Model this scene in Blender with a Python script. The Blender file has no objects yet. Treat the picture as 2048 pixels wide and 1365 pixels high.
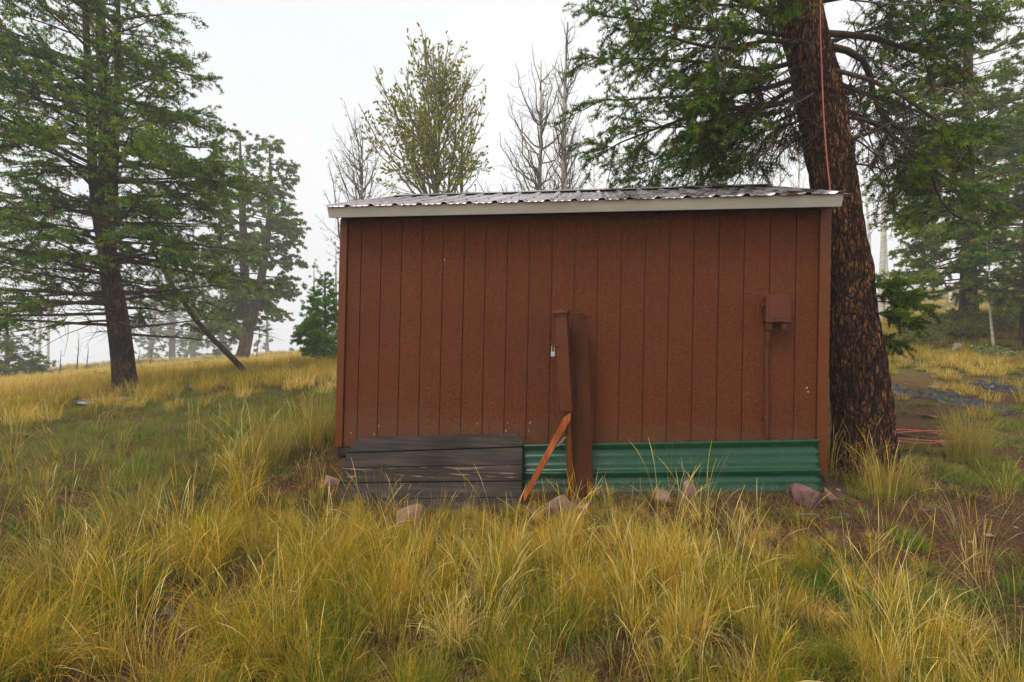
import bpy, bmesh, math, random
import numpy as np
from mathutils import Vector, Matrix, noise as mnoise

S = bpy.context.scene
COL = S.collection
# ------------------------------------------------------------------ camera
FPX = 950.0
CAM = np.array([2.14448, -4.26865, 1.01042])
YAW, PITCH, ROLL = 0.154467, 0.0086, 0.0211136
def cam_axes():
    f = np.array([-math.sin(YAW)*math.cos(PITCH), math.cos(YAW)*math.cos(PITCH), math.sin(PITCH)])
    r = np.array([math.cos(YAW), math.sin(YAW), 0.]); u = np.cross(r, f)
    c, s = math.cos(ROLL), math.sin(ROLL)
    return c*r+s*u, -s*r+c*u, f
AR, AU, AF = cam_axes()
cd = bpy.data.cameras.new('camera'); cam = bpy.data.objects.new('camera', cd); COL.objects.link(cam)
cd.sensor_width = 36; cd.lens = FPX/2048*36; cd.clip_start = .05; cd.clip_end = 1000
cam.matrix_world = Matrix(((AR[0], AU[0], -AF[0], CAM[0]), (AR[1], AU[1], -AF[1], CAM[1]), (AR[2], AU[2], -AF[2], CAM[2]), (0, 0, 0, 1)))
S.camera = cam
# ------------------------------------------------------------------ world, sun, exposure
SUN_EL, SUN_AZ = math.radians(58), math.radians(215)
w = bpy.data.worlds.new('World'); S.world = w; w.use_nodes = True
wn = w.node_tree; wn.nodes.clear()
sky = wn.nodes.new('ShaderNodeTexSky'); sky.sky_type = 'NISHITA'; sky.sun_disc = False
sky.sun_elevation = SUN_EL; sky.sun_rotation = SUN_AZ; sky.air_density = 1.0; sky.dust_density = 6.0; sky.altitude = 2500
hsv = wn.nodes.new('ShaderNodeHueSaturation'); hsv.inputs['Saturation'].default_value = .10
mx = wn.nodes.new('ShaderNodeMix'); mx.data_type = 'RGBA'; mx.inputs[0].default_value = .82
cn = wn.nodes.new('ShaderNodeTexNoise'); cn.inputs['Scale'].default_value = 1.6; cn.inputs['Detail'].default_value = 3
cr = wn.nodes.new('ShaderNodeValToRGB'); cr.color_ramp.elements[0].position = .3; cr.color_ramp.elements[1].position = .7
cr.color_ramp.elements[0].color = (.870, .890, .925, 1); cr.color_ramp.elements[1].color = (1, 1, 1, 1)
cv = wn.nodes.new('ShaderNodeVectorMath'); cv.operation = 'SCALE'; cv.inputs['Scale'].default_value = 9.2      # the cloud layer, faintly uneven
wn.links.new(cn.outputs['Fac'], cr.inputs[0]); wn.links.new(cr.outputs[0], cv.inputs[0]); wn.links.new(cv.outputs[0], mx.inputs['B'])
bg = wn.nodes.new('ShaderNodeBackground'); bg.inputs['Strength'].default_value = .10
wo = wn.nodes.new('ShaderNodeOutputWorld')
wn.links.new(sky.outputs[0], hsv.inputs['Color']); wn.links.new(hsv.outputs[0], mx.inputs['A'])
wn.links.new(mx.outputs['Result'], bg.inputs['Color']); wn.links.new(bg.outputs[0], wo.inputs['Surface'])
sl = bpy.data.lights.new('sun', 'SUN'); sl.energy = 1.5; sl.angle = math.radians(18); sl.color = (1, .965, .92)
sun = bpy.data.objects.new('sun', sl); COL.objects.link(sun)
sun.rotation_euler = (math.radians(90)-SUN_EL, 0, math.pi-SUN_AZ)
S.view_settings.view_transform = 'Standard'; S.view_settings.look = 'None'
S.view_settings.gamma = 1; S.view_settings.use_curve_mapping = False
S.view_settings.exposure = 0.42
S.render.engine = 'CYCLES'
S.cycles.use_denoising = True
S.cycles.max_bounces = 6; S.cycles.diffuse_bounces = 3; S.cycles.glossy_bounces = 2
S.cycles.transmission_bounces = 3; S.cycles.volume_bounces = 3; S.cycles.transparent_max_bounces = 4
S.cycles.sample_clamp_indirect = 4
HAZE = 0.0036

# ------------------------------------------------------------------ helpers
def W(u, v, d):
    """point seen at photo pixel (u, v), d metres along the view axis"""
    return CAM + (AF + (u-1024)/FPX*AR - (v-682.5)/FPX*AU)*d
def onplane(u, v, p0, n):
    D = AF + (u-1024)/FPX*AR - (v-682.5)/FPX*AU
    p0 = np.asarray(p0, float); n = np.asarray(n, float)
    return CAM + D*(((p0-CAM) @ n)/(D @ n))
def tag(o, label=None, cat=None, group=None, kind=None):
    if label: o['label'] = label
    if cat: o['category'] = cat
    if group: o['group'] = group
    if kind: o['kind'] = kind
    return o
def empty(name, loc, label, cat, group=None):
    o = bpy.data.objects.new(name, None); COL.objects.link(o); o.location = Vector(loc); o.empty_display_size = .2
    return tag(o, label, cat, group)
def link(name, me, mat, parent=None, loc=None):
    if mat is not None and not me.materials: me.materials.append(mat)
    o = bpy.data.objects.new(name, me); COL.objects.link(o)
    if loc is not None: o.location = Vector(loc)
    if parent is not None:
        o.parent = parent
        if loc is None:                       # mesh data is in world space: undo the parent's offset
            q = parent; off = Vector((0, 0, 0))
            while q is not None: off += q.location; q = q.parent
            o.location = -off
    return o
def npmesh(name, V, F, attrs=None, smooth=False):
    """V (n,3); F (m,k) one face size, or list of such arrays"""
    V = np.ascontiguousarray(V, np.float32); Fs = F if isinstance(F, list) else [F]
    Fs = [np.asarray(f, np.int32) for f in Fs if len(f)]
    me = bpy.data.meshes.new(name); me.vertices.add(len(V)); me.vertices.foreach_set('co', V.ravel())
    loops = np.concatenate([f.ravel() for f in Fs]); cnt = np.concatenate([np.full(len(f), f.shape[1], np.int32) for f in Fs])
    me.loops.add(len(loops)); me.loops.foreach_set('vertex_index', loops)
    me.polygons.add(len(cnt)); st = np.concatenate([[0], np.cumsum(cnt)[:-1]]).astype(np.int32)
    me.polygons.foreach_set('loop_start', st); me.polygons.foreach_set('loop_total', cnt)
    if smooth: me.polygons.foreach_set('use_smooth', np.ones(len(cnt), bool))
    for k, a in (attrs or {}).items():
        at = me.attributes.new(k, 'FLOAT', 'POINT'); at.data.foreach_set('value', np.ascontiguousarray(a, np.float32))
    me.update(calc_edges=True); me.validate()
    return me
def box_bm(bm, x0, x1, y0, y1, z0, z1, M=None):
    vs = [bm.verts.new(Vector(p)) for p in ((x0,y0,z0),(x1,y0,z0),(x1,y1,z0),(x0,y1,z0),(x0,y0,z1),(x1,y0,z1),(x1,y1,z1),(x0,y1,z1))]
    if M is not None:
        for q in vs: q.co = M @ q.co
    for f in ((0,3,2,1),(4,5,6,7),(0,1,5,4),(1,2,6,5),(2,3,7,6),(3,0,4,7)): bm.faces.new([vs[i] for i in f])
    return vs
def bm_mesh(bm, name, bevel=0, smooth=False, seg=1):
    if bevel: bmesh.ops.bevel(bm, geom=bm.edges[:], offset=bevel, segments=seg, affect='EDGES', clamp_overlap=True)
    bmesh.ops.recalc_face_normals(bm, faces=bm.faces[:])
    me = bpy.data.meshes.new(name); bm.to_mesh(me); bm.free()
    if smooth: me.polygons.foreach_set('use_smooth', [True]*len(me.polygons))
    return me
def box(name, mat, parent, x0, x1, y0, y1, z0, z1, bevel=.002, M=None):
    bm = bmesh.new(); box_bm(bm, x0, x1, y0, y1, z0, z1, M)
    return link(name, bm_mesh(bm, name, bevel), mat, parent)
def cyl(name, mat, parent, p0, p1, r0, r1=None, n=16, bevel=0):
    p0, p1 = Vector(p0), Vector(p1); r1 = r0 if r1 is None else r1
    bm = bmesh.new(); M = Matrix.Translation((p0+p1)/2) @ (p1-p0).to_track_quat('Z', 'Y').to_matrix().to_4x4()
    bmesh.ops.create_cone(bm, cap_ends=True, segments=n, radius1=r0, radius2=r1, depth=(p1-p0).length, matrix=M)
    return link(name, bm_mesh(bm, name, bevel, smooth=False), mat, parent)
def frames(P):
    T = np.gradient(P, axis=1); T /= np.linalg.norm(T, axis=2, keepdims=True)+1e-9
    ref = np.where(np.abs(T[:, :1, 2:3]) > .9, np.array([1., 0, 0]), np.array([0, 0, 1.]))
    A = np.cross(T, ref); A /= np.linalg.norm(A, axis=2, keepdims=True)+1e-9
    return T, A, np.cross(T, A)
def tubes(P, R, sides=4):
    """P (N,K,3), R (N,K) -> verts, quads"""
    N, K = P.shape[:2]; T, A, B = frames(P)
    an = np.arange(sides)*2*math.pi/sides
    V = P[:, :, None]+R[:, :, None, None]*(A[:, :, None]*np.cos(an)[None, None, :, None]+B[:, :, None]*np.sin(an)[None, None, :, None])
    base = (np.arange(N)*K*sides)[:, None, None]; k = (np.arange(K-1)*sides)[None, :, None]; s = np.arange(sides)[None, None]
    s2 = (s+1) % sides
    F = np.stack([base+k+s, base+k+s2, base+k+s2+sides, base+k+s+sides], -1).reshape(-1, 4)
    return V.reshape(-1, 3), F
class Acc:
    def __init__(s): s.V = []; s.F = {}; s.A = []; s.n = 0
    def add(s, V, F, tint=0.):
        F = np.asarray(F)+s.n; s.F.setdefault(F.shape[1], []).append(F)
        s.V.append(V); s.A.append(np.broadcast_to(tint, (len(V),)).astype(np.float32)); s.n += len(V)
    def mesh(s, name, smooth=False):
        return npmesh(name, np.concatenate(s.V), [np.concatenate(f) for f in s.F.values()], {'tint': np.concatenate(s.A)}, smooth)
def tube_obj(name, mat, parent, pts, r, sides=10, n=None):
    P = np.array(pts, float)
    if n: P = resample(P, n)
    rr = np.interp(np.linspace(0, 1, len(P)), np.linspace(0, 1, len(np.atleast_1d(r))), np.atleast_1d(r))
    V, F = tubes(P[None], rr[None], sides)
    c = len(V); V = np.vstack([V, P[:1], P[-1:]])
    s = np.arange(sides); s2 = (s+1) % sides
    T = np.concatenate([np.stack([s2, s, np.full(sides, c)], -1), np.stack([c-sides+s, c-sides+s2, np.full(sides, c+1)], -1)])
    return link(name, npmesh(name, V, [F, T], smooth=True), mat, parent)
def resample(P, n):
    """smooth Catmull-Rom through the points"""
    P = np.asarray(P, float); m = len(P)
    if m == 2: return P[0]+(P[1]-P[0])*np.linspace(0, 1, n)[:, None]
    Q = np.vstack([2*P[0]-P[1], P, 2*P[-1]-P[-2]]); t = np.linspace(0, m-1-1e-6, n); i = t.astype(int); f = (t-i)[:, None]
    a, b, c, d = Q[i], Q[i+1], Q[i+2], Q[i+3]
    return .5*((2*b)+(c-a)*f+(2*a-5*b+4*c-d)*f*f+(3*b-a-3*c+d)*f**3)
# vectorised value noise
_g = np.random.default_rng(5).random((64, 64))
def vnoise(x, y):
    x = np.asarray(x, float); y = np.asarray(y, float)
    i = np.floor(x).astype(int); j = np.floor(y).astype(int); f = x-i; g = y-j; f = f*f*(3-2*f); g = g*g*(3-2*g)
    a = _g[i % 64, j % 64]; b = _g[(i+1) % 64, j % 64]; c = _g[i % 64, (j+1) % 64]; d = _g[(i+1) % 64, (j+1) % 64]
    return (a*(1-f)+b*f)*(1-g)+(c*(1-f)+d*f)*g
def fbm(x, y, o=3): return sum(vnoise(x*2**k+17*k, y*2**k+5*k)/2**k for k in range(o))/sum(1/2**k for k in range(o))

# ------------------------------------------------------------------ materials
class NT:
    def __init__(s, name):
        s.m = bpy.data.materials.new(name); s.m.use_nodes = True; s.t = s.m.node_tree
        s.p = s.t.nodes['Principled BSDF']; s.out = s.t.nodes['Material Output']; s.geo = None
    def n(s, typ, **kw):
        nd = s.t.nodes.new(typ)
        for k, v in kw.items():
            if hasattr(nd, k) and not k[0].isupper(): setattr(nd, k, v)
            else: nd.inputs[k].default_value = v
        return nd
    def l(s, a, b): s.t.links.new(a, b)
    def pos(s, sc=(1, 1, 1)):
        if s.geo is None: s.geo = s.n('ShaderNodeNewGeometry')
        mp = s.n('ShaderNodeMapping'); mp.inputs['Scale'].default_value = sc
        s.l(s.geo.outputs['Position'], mp.inputs['Vector']); return mp.outputs[0]
    def noise(s, scale, sc=(1, 1, 1), detail=4, rough=.55, dist=0):
        nd = s.n('ShaderNodeTexNoise'); nd.inputs['Scale'].default_value = scale; nd.inputs['Detail'].default_value = detail
        nd.inputs['Roughness'].default_value = rough; nd.inputs['Distortion'].default_value = dist
        s.l(s.pos(sc), nd.inputs['Vector']); return nd.outputs['Fac']
    def ramp(s, fac, stops):
        r = s.n('ShaderNodeValToRGB'); e = r.color_ramp.elements
        while len(e) < len(stops): e.new(.5)
        for el, (p, c) in zip(e, stops): el.position = p; el.color = (*c, 1) if len(c) == 3 else c
        s.l(fac, r.inputs[0]); return r.outputs[0]
    def mix(s, fac, a, b, mode='MIX'):
        m = s.n('ShaderNodeMix', data_type='RGBA', blend_type=mode)
        for k, v in ((0, fac), ('A', a), ('B', b)):
            if isinstance(v, (int, float)): m.inputs[k].default_value = v
            elif isinstance(v, tuple): m.inputs[k].default_value = (*v, 1)
            else: s.l(v, m.inputs[k])
        return m.outputs['Result']
    def mul(s, a, b, op='MULTIPLY'):
        m = s.n('ShaderNodeMath', operation=op)
        for k, v in ((0, a), (1, b)):
            if isinstance(v, (int, float)): m.inputs[k].default_value = v
            else: s.l(v, m.inputs[k])
        return m.outputs[0]
    def bump(s, h, dist=.002, strength=1.):
        b = s.n('ShaderNodeBump'); b.inputs['Distance'].default_value = dist; b.inputs['Strength'].default_value = strength
        s.l(h, b.inputs['Height']); s.l(b.outputs[0], s.p.inputs['Normal'])
    def set(s, color=None, rough=None, metal=None, spec=None, coat=None):
        for k, v in (('Base Color', color), ('Roughness', rough), ('Metallic', metal), ('Specular IOR Level', spec), ('Coat Weight', coat)):
            if v is None: continue
            if isinstance(v, (int, float)): s.p.inputs[k].default_value = v
            elif isinstance(v, tuple): s.p.inputs[k].default_value = (*v, 1)
            else: s.l(v, s.p.inputs[k])
        return s
def speckle_mat(name, c1, c2, scale=20, rough=.7, bump=.003, sc=(1, 1, 1), detail=5, metal=0, spec=.3):
    m = NT(name); f = m.noise(scale, sc, detail)
    m.set(m.ramp(f, [(.3, c1), (.7, c2)]), rough, metal, spec); m.bump(f, bump); return m.m

def siding_mat():
    m = NT('siding_paint')
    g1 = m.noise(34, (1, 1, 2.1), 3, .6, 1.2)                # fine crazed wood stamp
    g2 = m.noise(9, (3.2, 1, .45), 2, .5, 1.8)              # larger cathedral grain
    wv = m.n('ShaderNodeTexWave', wave_type='BANDS', bands_direction='X'); wv.inputs['Scale'].default_value = 9
    wv.inputs['Distortion'].default_value = 9; wv.inputs['Detail'].default_value = 3; wv.inputs['Detail Scale'].default_value = 1.6
    m.l(m.pos((1, 1, .55)), wv.inputs['Vector'])
    h = m.mul(m.mul(g1, .75), m.mul(m.mul(wv.outputs['Fac'], .35), m.mul(g2, .5), 'MULTIPLY'), 'ADD')
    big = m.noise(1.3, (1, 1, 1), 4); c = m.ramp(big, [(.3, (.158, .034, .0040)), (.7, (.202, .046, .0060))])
    c = m.mix(m.ramp(g1, [(.38, (1, 1, 1)), (.56, (0, 0, 0))]), c, (.105, .026, .004))  # shade in the recesses of the stamped grain, painted into the colour
    c = m.mix(m.ramp(m.noise(26, (1, 1, 1), 3, .5), [(.735, (0, 0, 0)), (.76, (1, 1, 1))]), c, (.34, .15, .09))
    oi = m.n('ShaderNodeObjectInfo'); c = m.mix(m.mul(oi.outputs['Random'], .22), c, (.105, .024, .009))
    sp = m.n('ShaderNodeSeparateXYZ'); m.l(m.geo.outputs['Position'], sp.inputs[0])
    low = m.ramp(m.mul(m.mul(sp.outputs[2], 1.), m.mul(m.noise(7, (1, 1, 1), 5, .7), .5), 'SUBTRACT'), [(.0, (1, 1, 1)), (.16, (0, 0, 0))])
    c = m.mix(m.mul(low, .45), c, (.16, .075, .035))
    dr = m.ramp(m.noise(5, (6, 1, .25), 4, .6), [(.60, (0, 0, 0)), (.75, (1, 1, 1))]); c = m.mix(m.mul(dr, .30), c, (.235, .070, .028))
    m.set(c, .42, 0, .22); m.bump(h, .022, 1.); return m.m
def paint_mat(name, c1, c2, rough=.4, b=.0006):
    return speckle_mat(name, c1, c2, 30, rough, b, spec=.28)
def wood_mat(name, c1, c2, c3, axis=0, rough=.7, flake=None):
    m = NT(name); sc = [14, 14, 14]; sc[axis] = .8; sc = tuple(sc)
    g = m.noise(2.2, sc, 7, .65, .3); big = m.noise(1.6, (1, 1, 1), 3)
    c = m.ramp(g, [(.25, c1), (.5, c2), (.78, c3)])
    c = m.mix(m.ramp(big, [(.35, (0, 0, 0)), (.7, (.6, .6, .6))]), c, c1)
    if flake: c = m.mix(m.ramp(m.noise(3, tuple(q*.9 for q in sc), 4, .6), [(.60, (0, 0, 0)), (.66, (1, 1, 1))]), c, flake)
    m.set(c, rough, 0, .12); m.bump(g, .006); return m.m
def bark_mat(name, dark, mid, light, scale=9., stretch=.38, bump=.02, cover=.5):
    m = NT(name)
    n1 = m.noise(scale, (1, 1, stretch), 6, .68, .5); n2 = m.noise(scale*3.4, (1, 1, stretch*.9), 5, .6, .3); n3 = m.noise(1.4, (1, 1, .6), 3)
    f = m.mul(m.mul(n1, .62), m.mul(n2, .38), 'ADD')
    f = m.mul(f, m.mul(m.mul(n3, .22), -.11, 'ADD'), 'ADD')
    c = m.ramp(f, [(cover-.10, dark), (cover-.02, mid), (cover+.05, light), (cover+.17, tuple(min(1, q*1.5) for q in light))])
    m.set(c, .85, 0, .2); m.bump(f, bump); return m.m
def plate_bark(name):
    """furrowed fir bark: tall plates parted by dark cracks, flaking to tan"""
    m = NT(name)
    wob = m.n('ShaderNodeTexNoise'); wob.inputs['Scale'].default_value = 5; wob.inputs['Detail'].default_value = 4; m.l(m.pos((1, 1, .5)), wob.inputs['Vector'])
    sc = m.n('ShaderNodeVectorMath', operation='SCALE'); sc.inputs['Scale'].default_value = .11; m.l(wob.outputs['Color'], sc.inputs[0])
    ad = m.n('ShaderNodeVectorMath', operation='ADD'); m.l(m.pos((1, 1, .24)), ad.inputs[0]); m.l(sc.outputs[0], ad.inputs[1])
    vs = []
    for s_ in (23, 56):
        v = m.n('ShaderNodeTexVoronoi', feature='DISTANCE_TO_EDGE'); v.inputs['Scale'].default_value = s_; m.l(ad.outputs[0], v.inputs['Vector']); vs.append(v.outputs['Distance'])
    big = m.ramp(vs[0], [(.02, (0, 0, 0)), (.17, (1, 1, 1))]); sm = m.ramp(vs[1], [(.02, (.15, .15, .15)), (.16, (1, 1, 1))])
    fl = m.noise(60, (1, 1, .45), 5, .65); pl = m.noise(11, (1, 1, .35), 4, .6)
    pc = m.ramp(m.mul(m.mul(fl, .55), m.mul(pl, .45), 'ADD'), [(.38, (.065, .023, .010)), (.46, (.17, .056, .021)), (.53, (.34, .135, .050)), (.64, (.52, .27, .11))])
    h = m.mul(big, sm); c = m.mix(h, (.014, .007, .005), pc)
    m.set(c, .85, 0, .15); m.bump(m.mul(h, m.mul(fl, .35), 'ADD'), .035, .9); return m.m
def foliage_mat(name, stops, trans=.25, rough=.55):
    m = NT(name); at = m.n('ShaderNodeAttribute', attribute_name='tint')
    c = m.ramp(at.outputs['Fac'], stops); m.set(c, .7, 0, .12)
    tr = m.n('ShaderNodeBsdfTranslucent'); m.l(c, tr.inputs['Color'])
    ms = m.n('ShaderNodeMixShader'); ms.inputs[0].default_value = trans
    m.l(m.p.outputs[0], ms.inputs[1]); m.l(tr.outputs[0], ms.inputs[2]); m.l(ms.outputs[0], m.out.inputs['Surface']); return m.m
def grass_mat(name, green, gold, root):
    """tint: 0 root .. 1 tip along the blade; 'hue' per blade; 'gold' per tuft (instance)"""
    m = NT(name); t = m.n('ShaderNodeAttribute', attribute_name='tint'); h = m.n('ShaderNodeAttribute', attribute_name='hue')
    g = m.n('ShaderNodeAttribute', attribute_name='gold', attribute_type='INSTANCER')
    f = m.mul(m.mul(m.mul(t.outputs['Fac'], .40), m.mul(h.outputs['Fac'], .80), 'ADD'), m.mul(m.mul(g.outputs['Fac'], .85), -.50, 'ADD'), 'ADD')
    c = m.ramp(f, [(.0, green[0]), (.28, green[1]), (.55, gold[0]), (.85, gold[1]), (1., gold[2])])
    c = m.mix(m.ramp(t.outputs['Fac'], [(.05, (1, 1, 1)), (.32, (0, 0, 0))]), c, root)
    m.set(c, .7, 0, .12); tr = m.n('ShaderNodeBsdfTranslucent'); m.l(c, tr.inputs['Color'])
    ms = m.n('ShaderNodeMixShader'); ms.inputs[0].default_value = .3
    m.l(m.p.outputs[0], ms.inputs[1]); m.l(tr.outputs[0], ms.inputs[2]); m.l(ms.outputs[0], m.out.inputs['Surface']); return m.m

M = {}
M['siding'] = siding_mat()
M['trim'] = paint_mat('trim_paint', (.132, .034, .005), (.165, .044, .008), .42, .0015)
M['box_paint'] = paint_mat('box_paint', (.105, .027, .007), (.130, .035, .010), .38, .0004)
M['fascia'] = speckle_mat('cream_paint', (.58, .54, .45), (.72, .68, .58), 2.5, .5, .0006, (1, 1, 4))
M['plank_brown'] = wood_mat('brown_stained_plank', (.040, .011, .003), (.095, .027, .007), (.145, .045, .012), 2, .6)
M['old_wood'] = wood_mat('weathered_dark_wood', (.018, .014, .012), (.052, .040, .033), (.115, .088, .070), 0, .75)
M['old_wood_worn'] = wood_mat('weathered_flaking_wood', (.012, .009, .008), (.045, .031, .024), (.10, .07, .055), 0, .75, (.25, .16, .10))
M['grey_wood'] = wood_mat('grey_board', (.12, .10, .09), (.26, .22, .20), (.42, .38, .35), 0, .8)
M['stake'] = wood_mat('orange_stake_wood', (.16, .03, .008), (.46, .12, .03), (.68, .24, .07), 2, .5)
def green_mat():
    m = NT('green_sheet_paint'); n = m.noise(9, (.5, 1, 2), 6, .65); f = m.noise(70, (.4, 1, 1), 4, .6)
    c = m.ramp(n, [(.3, (.003, .046, .018)), (.7, (.005, .064, .026))])
    sp = m.n('ShaderNodeSeparateXYZ'); m.l(m.geo.outputs['Position'], sp.inputs[0])
    mud = m.ramp(m.mul(m.mul(sp.outputs[2], -1.2), m.mul(m.noise(6, (1, 1, 1), 6, .75), 1.), 'ADD'), [(.60, (0, 0, 0)), (.85, (1, 1, 1))])
    c = m.mix(m.mul(mud, .5), c, (.085, .058, .032)); c = m.mix(m.ramp(f, [(.70, (0, 0, 0)), (.74, (.7, .7, .7))]), c, (.10, .16, .11))
    m.set(c, m.ramp(n, [(.3, (.18,)*3), (.7, (.36,)*3)]), 0, .4); m.bump(n, .002); return m.m
M['green'] = green_mat()
M['steel'] = speckle_mat('galvanised_steel', (.5, .5, .5), (.75, .75, .76), 60, .35, .0003, metal=.9)
M['tape'] = speckle_mat('white_tape', (.6, .6, .62), (.8, .8, .8), 30, .5, .002)
M['rope'] = speckle_mat('pink_rope', (.55, .12, .10), (.75, .24, .19), 90, .7, .002)
M['cord'] = speckle_mat('orange_cord', (.48, .09, .05), (.68, .19, .11), 60, .5, .001)
M['rock_red'] = speckle_mat('red_rock', (.085, .038, .033), (.22, .115, .10), 14, .85, .012, detail=7)
M['rock_pink'] = speckle_mat('pink_rock', (.17, .095, .072), (.36, .22, .165), 12, .85, .010, detail=7)
M['rock_grey'] = speckle_mat('grey_rock', (.20, .19, .17), (.42, .40, .36), 12, .85, .010, detail=7)
M['plastic'] = speckle_mat('black_plastic', (.004, .005, .006), (.016, .018, .024), 3, .26, .010, detail=4, spec=.5)
M['twig'] = speckle_mat('twig_bark', (.035, .022, .015), (.10, .068, .048), 30, .85, .003)
M['dead_twig'] = speckle_mat('dead_twig', (.09, .072, .062), (.24, .20, .175), 30, .85, .003)
M['pale_twig'] = speckle_mat('pale_twig', (.16, .14, .10), (.34, .31, .24), 30, .85, .003)
M['bark_fir'] = plate_bark('fir_bark')
M['bark_dark'] = bark_mat('dark_bark', (.010, .006, .005), (.04, .019, .011), (.12, .065, .036), 14, .3, .03, .53)
M['bark_far'] = bark_mat('brown_bark', (.05, .03, .022), (.12, .07, .05), (.2, .13, .10), 6, .35, .03, .5)
M['bark_aspen'] = bark_mat('aspen_bark', (.05, .045, .04), (.46, .43, .37), (.55, .52, .45), 5, 2.6, .004, .38)
M['bark_bare'] = bark_mat('bare_trunk_bark', (.12, .095, .075), (.26, .215, .17), (.38, .33, .27), 7, .8, .004, .45)
FIR = [(0, (.016, .036, .007)), (.35, (.070, .135, .013)), (.7, (.22, .31, .026)), (.93, (.38, .42, .04)), (.97, (.26, .11, .03)), (1, (.30, .10, .03))]
M['fir'] = foliage_mat('fir_needles', FIR)
M['fir_left'] = foliage_mat('fir_needles_bright', [(0, (.016, .034, .008)), (.35, (.090, .165, .014)), (.7, (.24, .34, .026)), (.93, (.33, .37, .035)), (.97, (.28, .15, .04)), (1, (.3, .13, .04))])
M['fir_dark'] = foliage_mat('dark_fir_needles', [(0, (.010, .022, .008)), (.5, (.022, .048, .012)), (1, (.05, .09, .02))])
M['young'] = foliage_mat('young_fir_needles', [(0, (.05, .13, .014)), (.5, (.14, .30, .028)), (1, (.24, .42, .05))], .4)
M['olive'] = foliage_mat('yellow_green_needles', [(0, (.05, .10, .010)), (.5, (.24, .33, .025)), (1, (.42, .46, .05))], .45)
M['leaf'] = foliage_mat('aspen_leaves', [(0, (.16, .24, .03)), (.5, (.36, .44, .05)), (.8, (.62, .58, .07)), (1, (.75, .48, .05))], .55)
M['leaf_dark'] = foliage_mat('shrub_leaves', [(0, (.06, .10, .015)), (.5, (.20, .26, .035)), (.8, (.40, .36, .05)), (1, (.42, .24, .04))], .3)
M['sage'] = foliage_mat('sage_leaves', [(0, (.10, .16, .05)), (.6, (.24, .31, .10)), (1, (.38, .40, .16))], .2)
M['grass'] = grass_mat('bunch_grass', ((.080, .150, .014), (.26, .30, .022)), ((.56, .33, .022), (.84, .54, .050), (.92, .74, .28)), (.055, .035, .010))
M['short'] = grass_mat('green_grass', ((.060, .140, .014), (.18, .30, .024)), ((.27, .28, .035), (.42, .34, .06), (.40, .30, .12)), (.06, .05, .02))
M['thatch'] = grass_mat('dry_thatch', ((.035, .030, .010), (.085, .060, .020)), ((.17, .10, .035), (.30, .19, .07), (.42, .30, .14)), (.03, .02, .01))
M['litter'] = foliage_mat('dead_needles', [(0, (.06, .025, .012)), (.5, (.15, .065, .03)), (1, (.30, .16, .08))], .0, .8)
M['flower'] = speckle_mat('yellow_petal', (.7, .45, .02), (.85, .6, .05), 30, .6, .0)

# ------------------------------------------------------------------ terrain
CTL = np.array([(-.27,.12,-.06),(-8.32,5.25,-.27),(-3.85,2.4,-.35),(-4.2,.83,-.43),(-1.64,-.59,-.42),(-.39,-2.52,-.53),(1.85,-2.18,-.50),(4.04,-1.89,-.42),
 (1.7,-1.19,-.47),(4.33,-.58,-.35),(-6.69,10.56,.25),
 (4.91,1.03,-.23),(6.48,2.69,-.11),(8.98,5.91,.24),(9.5,9.02,.65),(13.04,11.59,1.3),(15.67,13.01,1.99),(7.04,1.97,-.06),
 (5.06,-.56,-.3),(-7.08,2.41,-.5),(.05,-.5,-.36),(1.66,-.4,-.27),(3.9,-.3,-.15),(2,1.5,-.15),(2.1,-4.3,-.62),(0,-20,-1.2),(-20,-20,-2),(20,-20,.5),(0,10,.5),(3,20,1.4),
 (0,40,1.2),(-90,0,-8),(-90,90,-12),(0,90,-2),(100,100,10),(60,0,6),(100,0,8),(60,-60,3),(0,-90,-3),(-90,-90,-7),(120,-90,5)]+[tuple(W(*q)) for q in ((480,733,30),(600,705,62),(560,722,78),(420,722,50),(300,722,48),(280,745,70),(60,762,34),(100,740,52),(60,765,80),(200,752,30),(1938,632,15),(1850,584,40),(1990,572,48),(1900,576,75),(1760,620,40),(1990,620,28))], float)
def _k(r2): return np.sqrt(r2+.25)
_D = ((CTL[:, None, :2]-CTL[None, :, :2])**2).sum(-1)
_A = np.hstack([_k(_D)-.02*np.eye(len(CTL)), np.ones((len(CTL), 1)), CTL[:, :2]])
_A = np.vstack([_A, np.hstack([np.vstack([np.ones(len(CTL)), CTL[:, :2].T]), np.zeros((3, 3))])])
_w = np.linalg.solve(_A, np.concatenate([CTL[:, 2], np.zeros(3)]))
def H(x, y):
    x = np.asarray(x, float); y = np.asarray(y, float); sh = x.shape; x = x.ravel(); y = y.ravel()
    out = np.empty(len(x))
    for a in range(0, len(x), 20000):
        X, Y = x[a:a+20000], y[a:a+20000]
        k = _k((X[:, None]-CTL[:, 0])**2+(Y[:, None]-CTL[:, 1])**2)
        out[a:a+20000] = k @ _w[:-3]+_w[-3]+_w[-2]*X+_w[-1]*Y
    r = np.hypot(x-2, y)
    amp = np.clip((r-2)/12, .25, 1)
    out += (fbm(x*.9+3, y*.9, 3)-.5)*.13*amp + (fbm(x*.18+9, y*.18, 2)-.5)*.35*np.clip((r-6)/15, 0, 1)
    return np.clip(out.reshape(sh), -13, 11)
def G(u, v):
    """ground point under photo pixel"""
    D = AF + (u-1024)/FPX*AR - (v-682.5)/FPX*AU; t = np.linspace(1, 90, 3000); P = CAM+D*t[:, None]
    b = P[:, 2] < H(P[:, 0], P[:, 1]); i = int(np.argmax(b)) if b.any() else len(t)-1
    return P[i]
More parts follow.
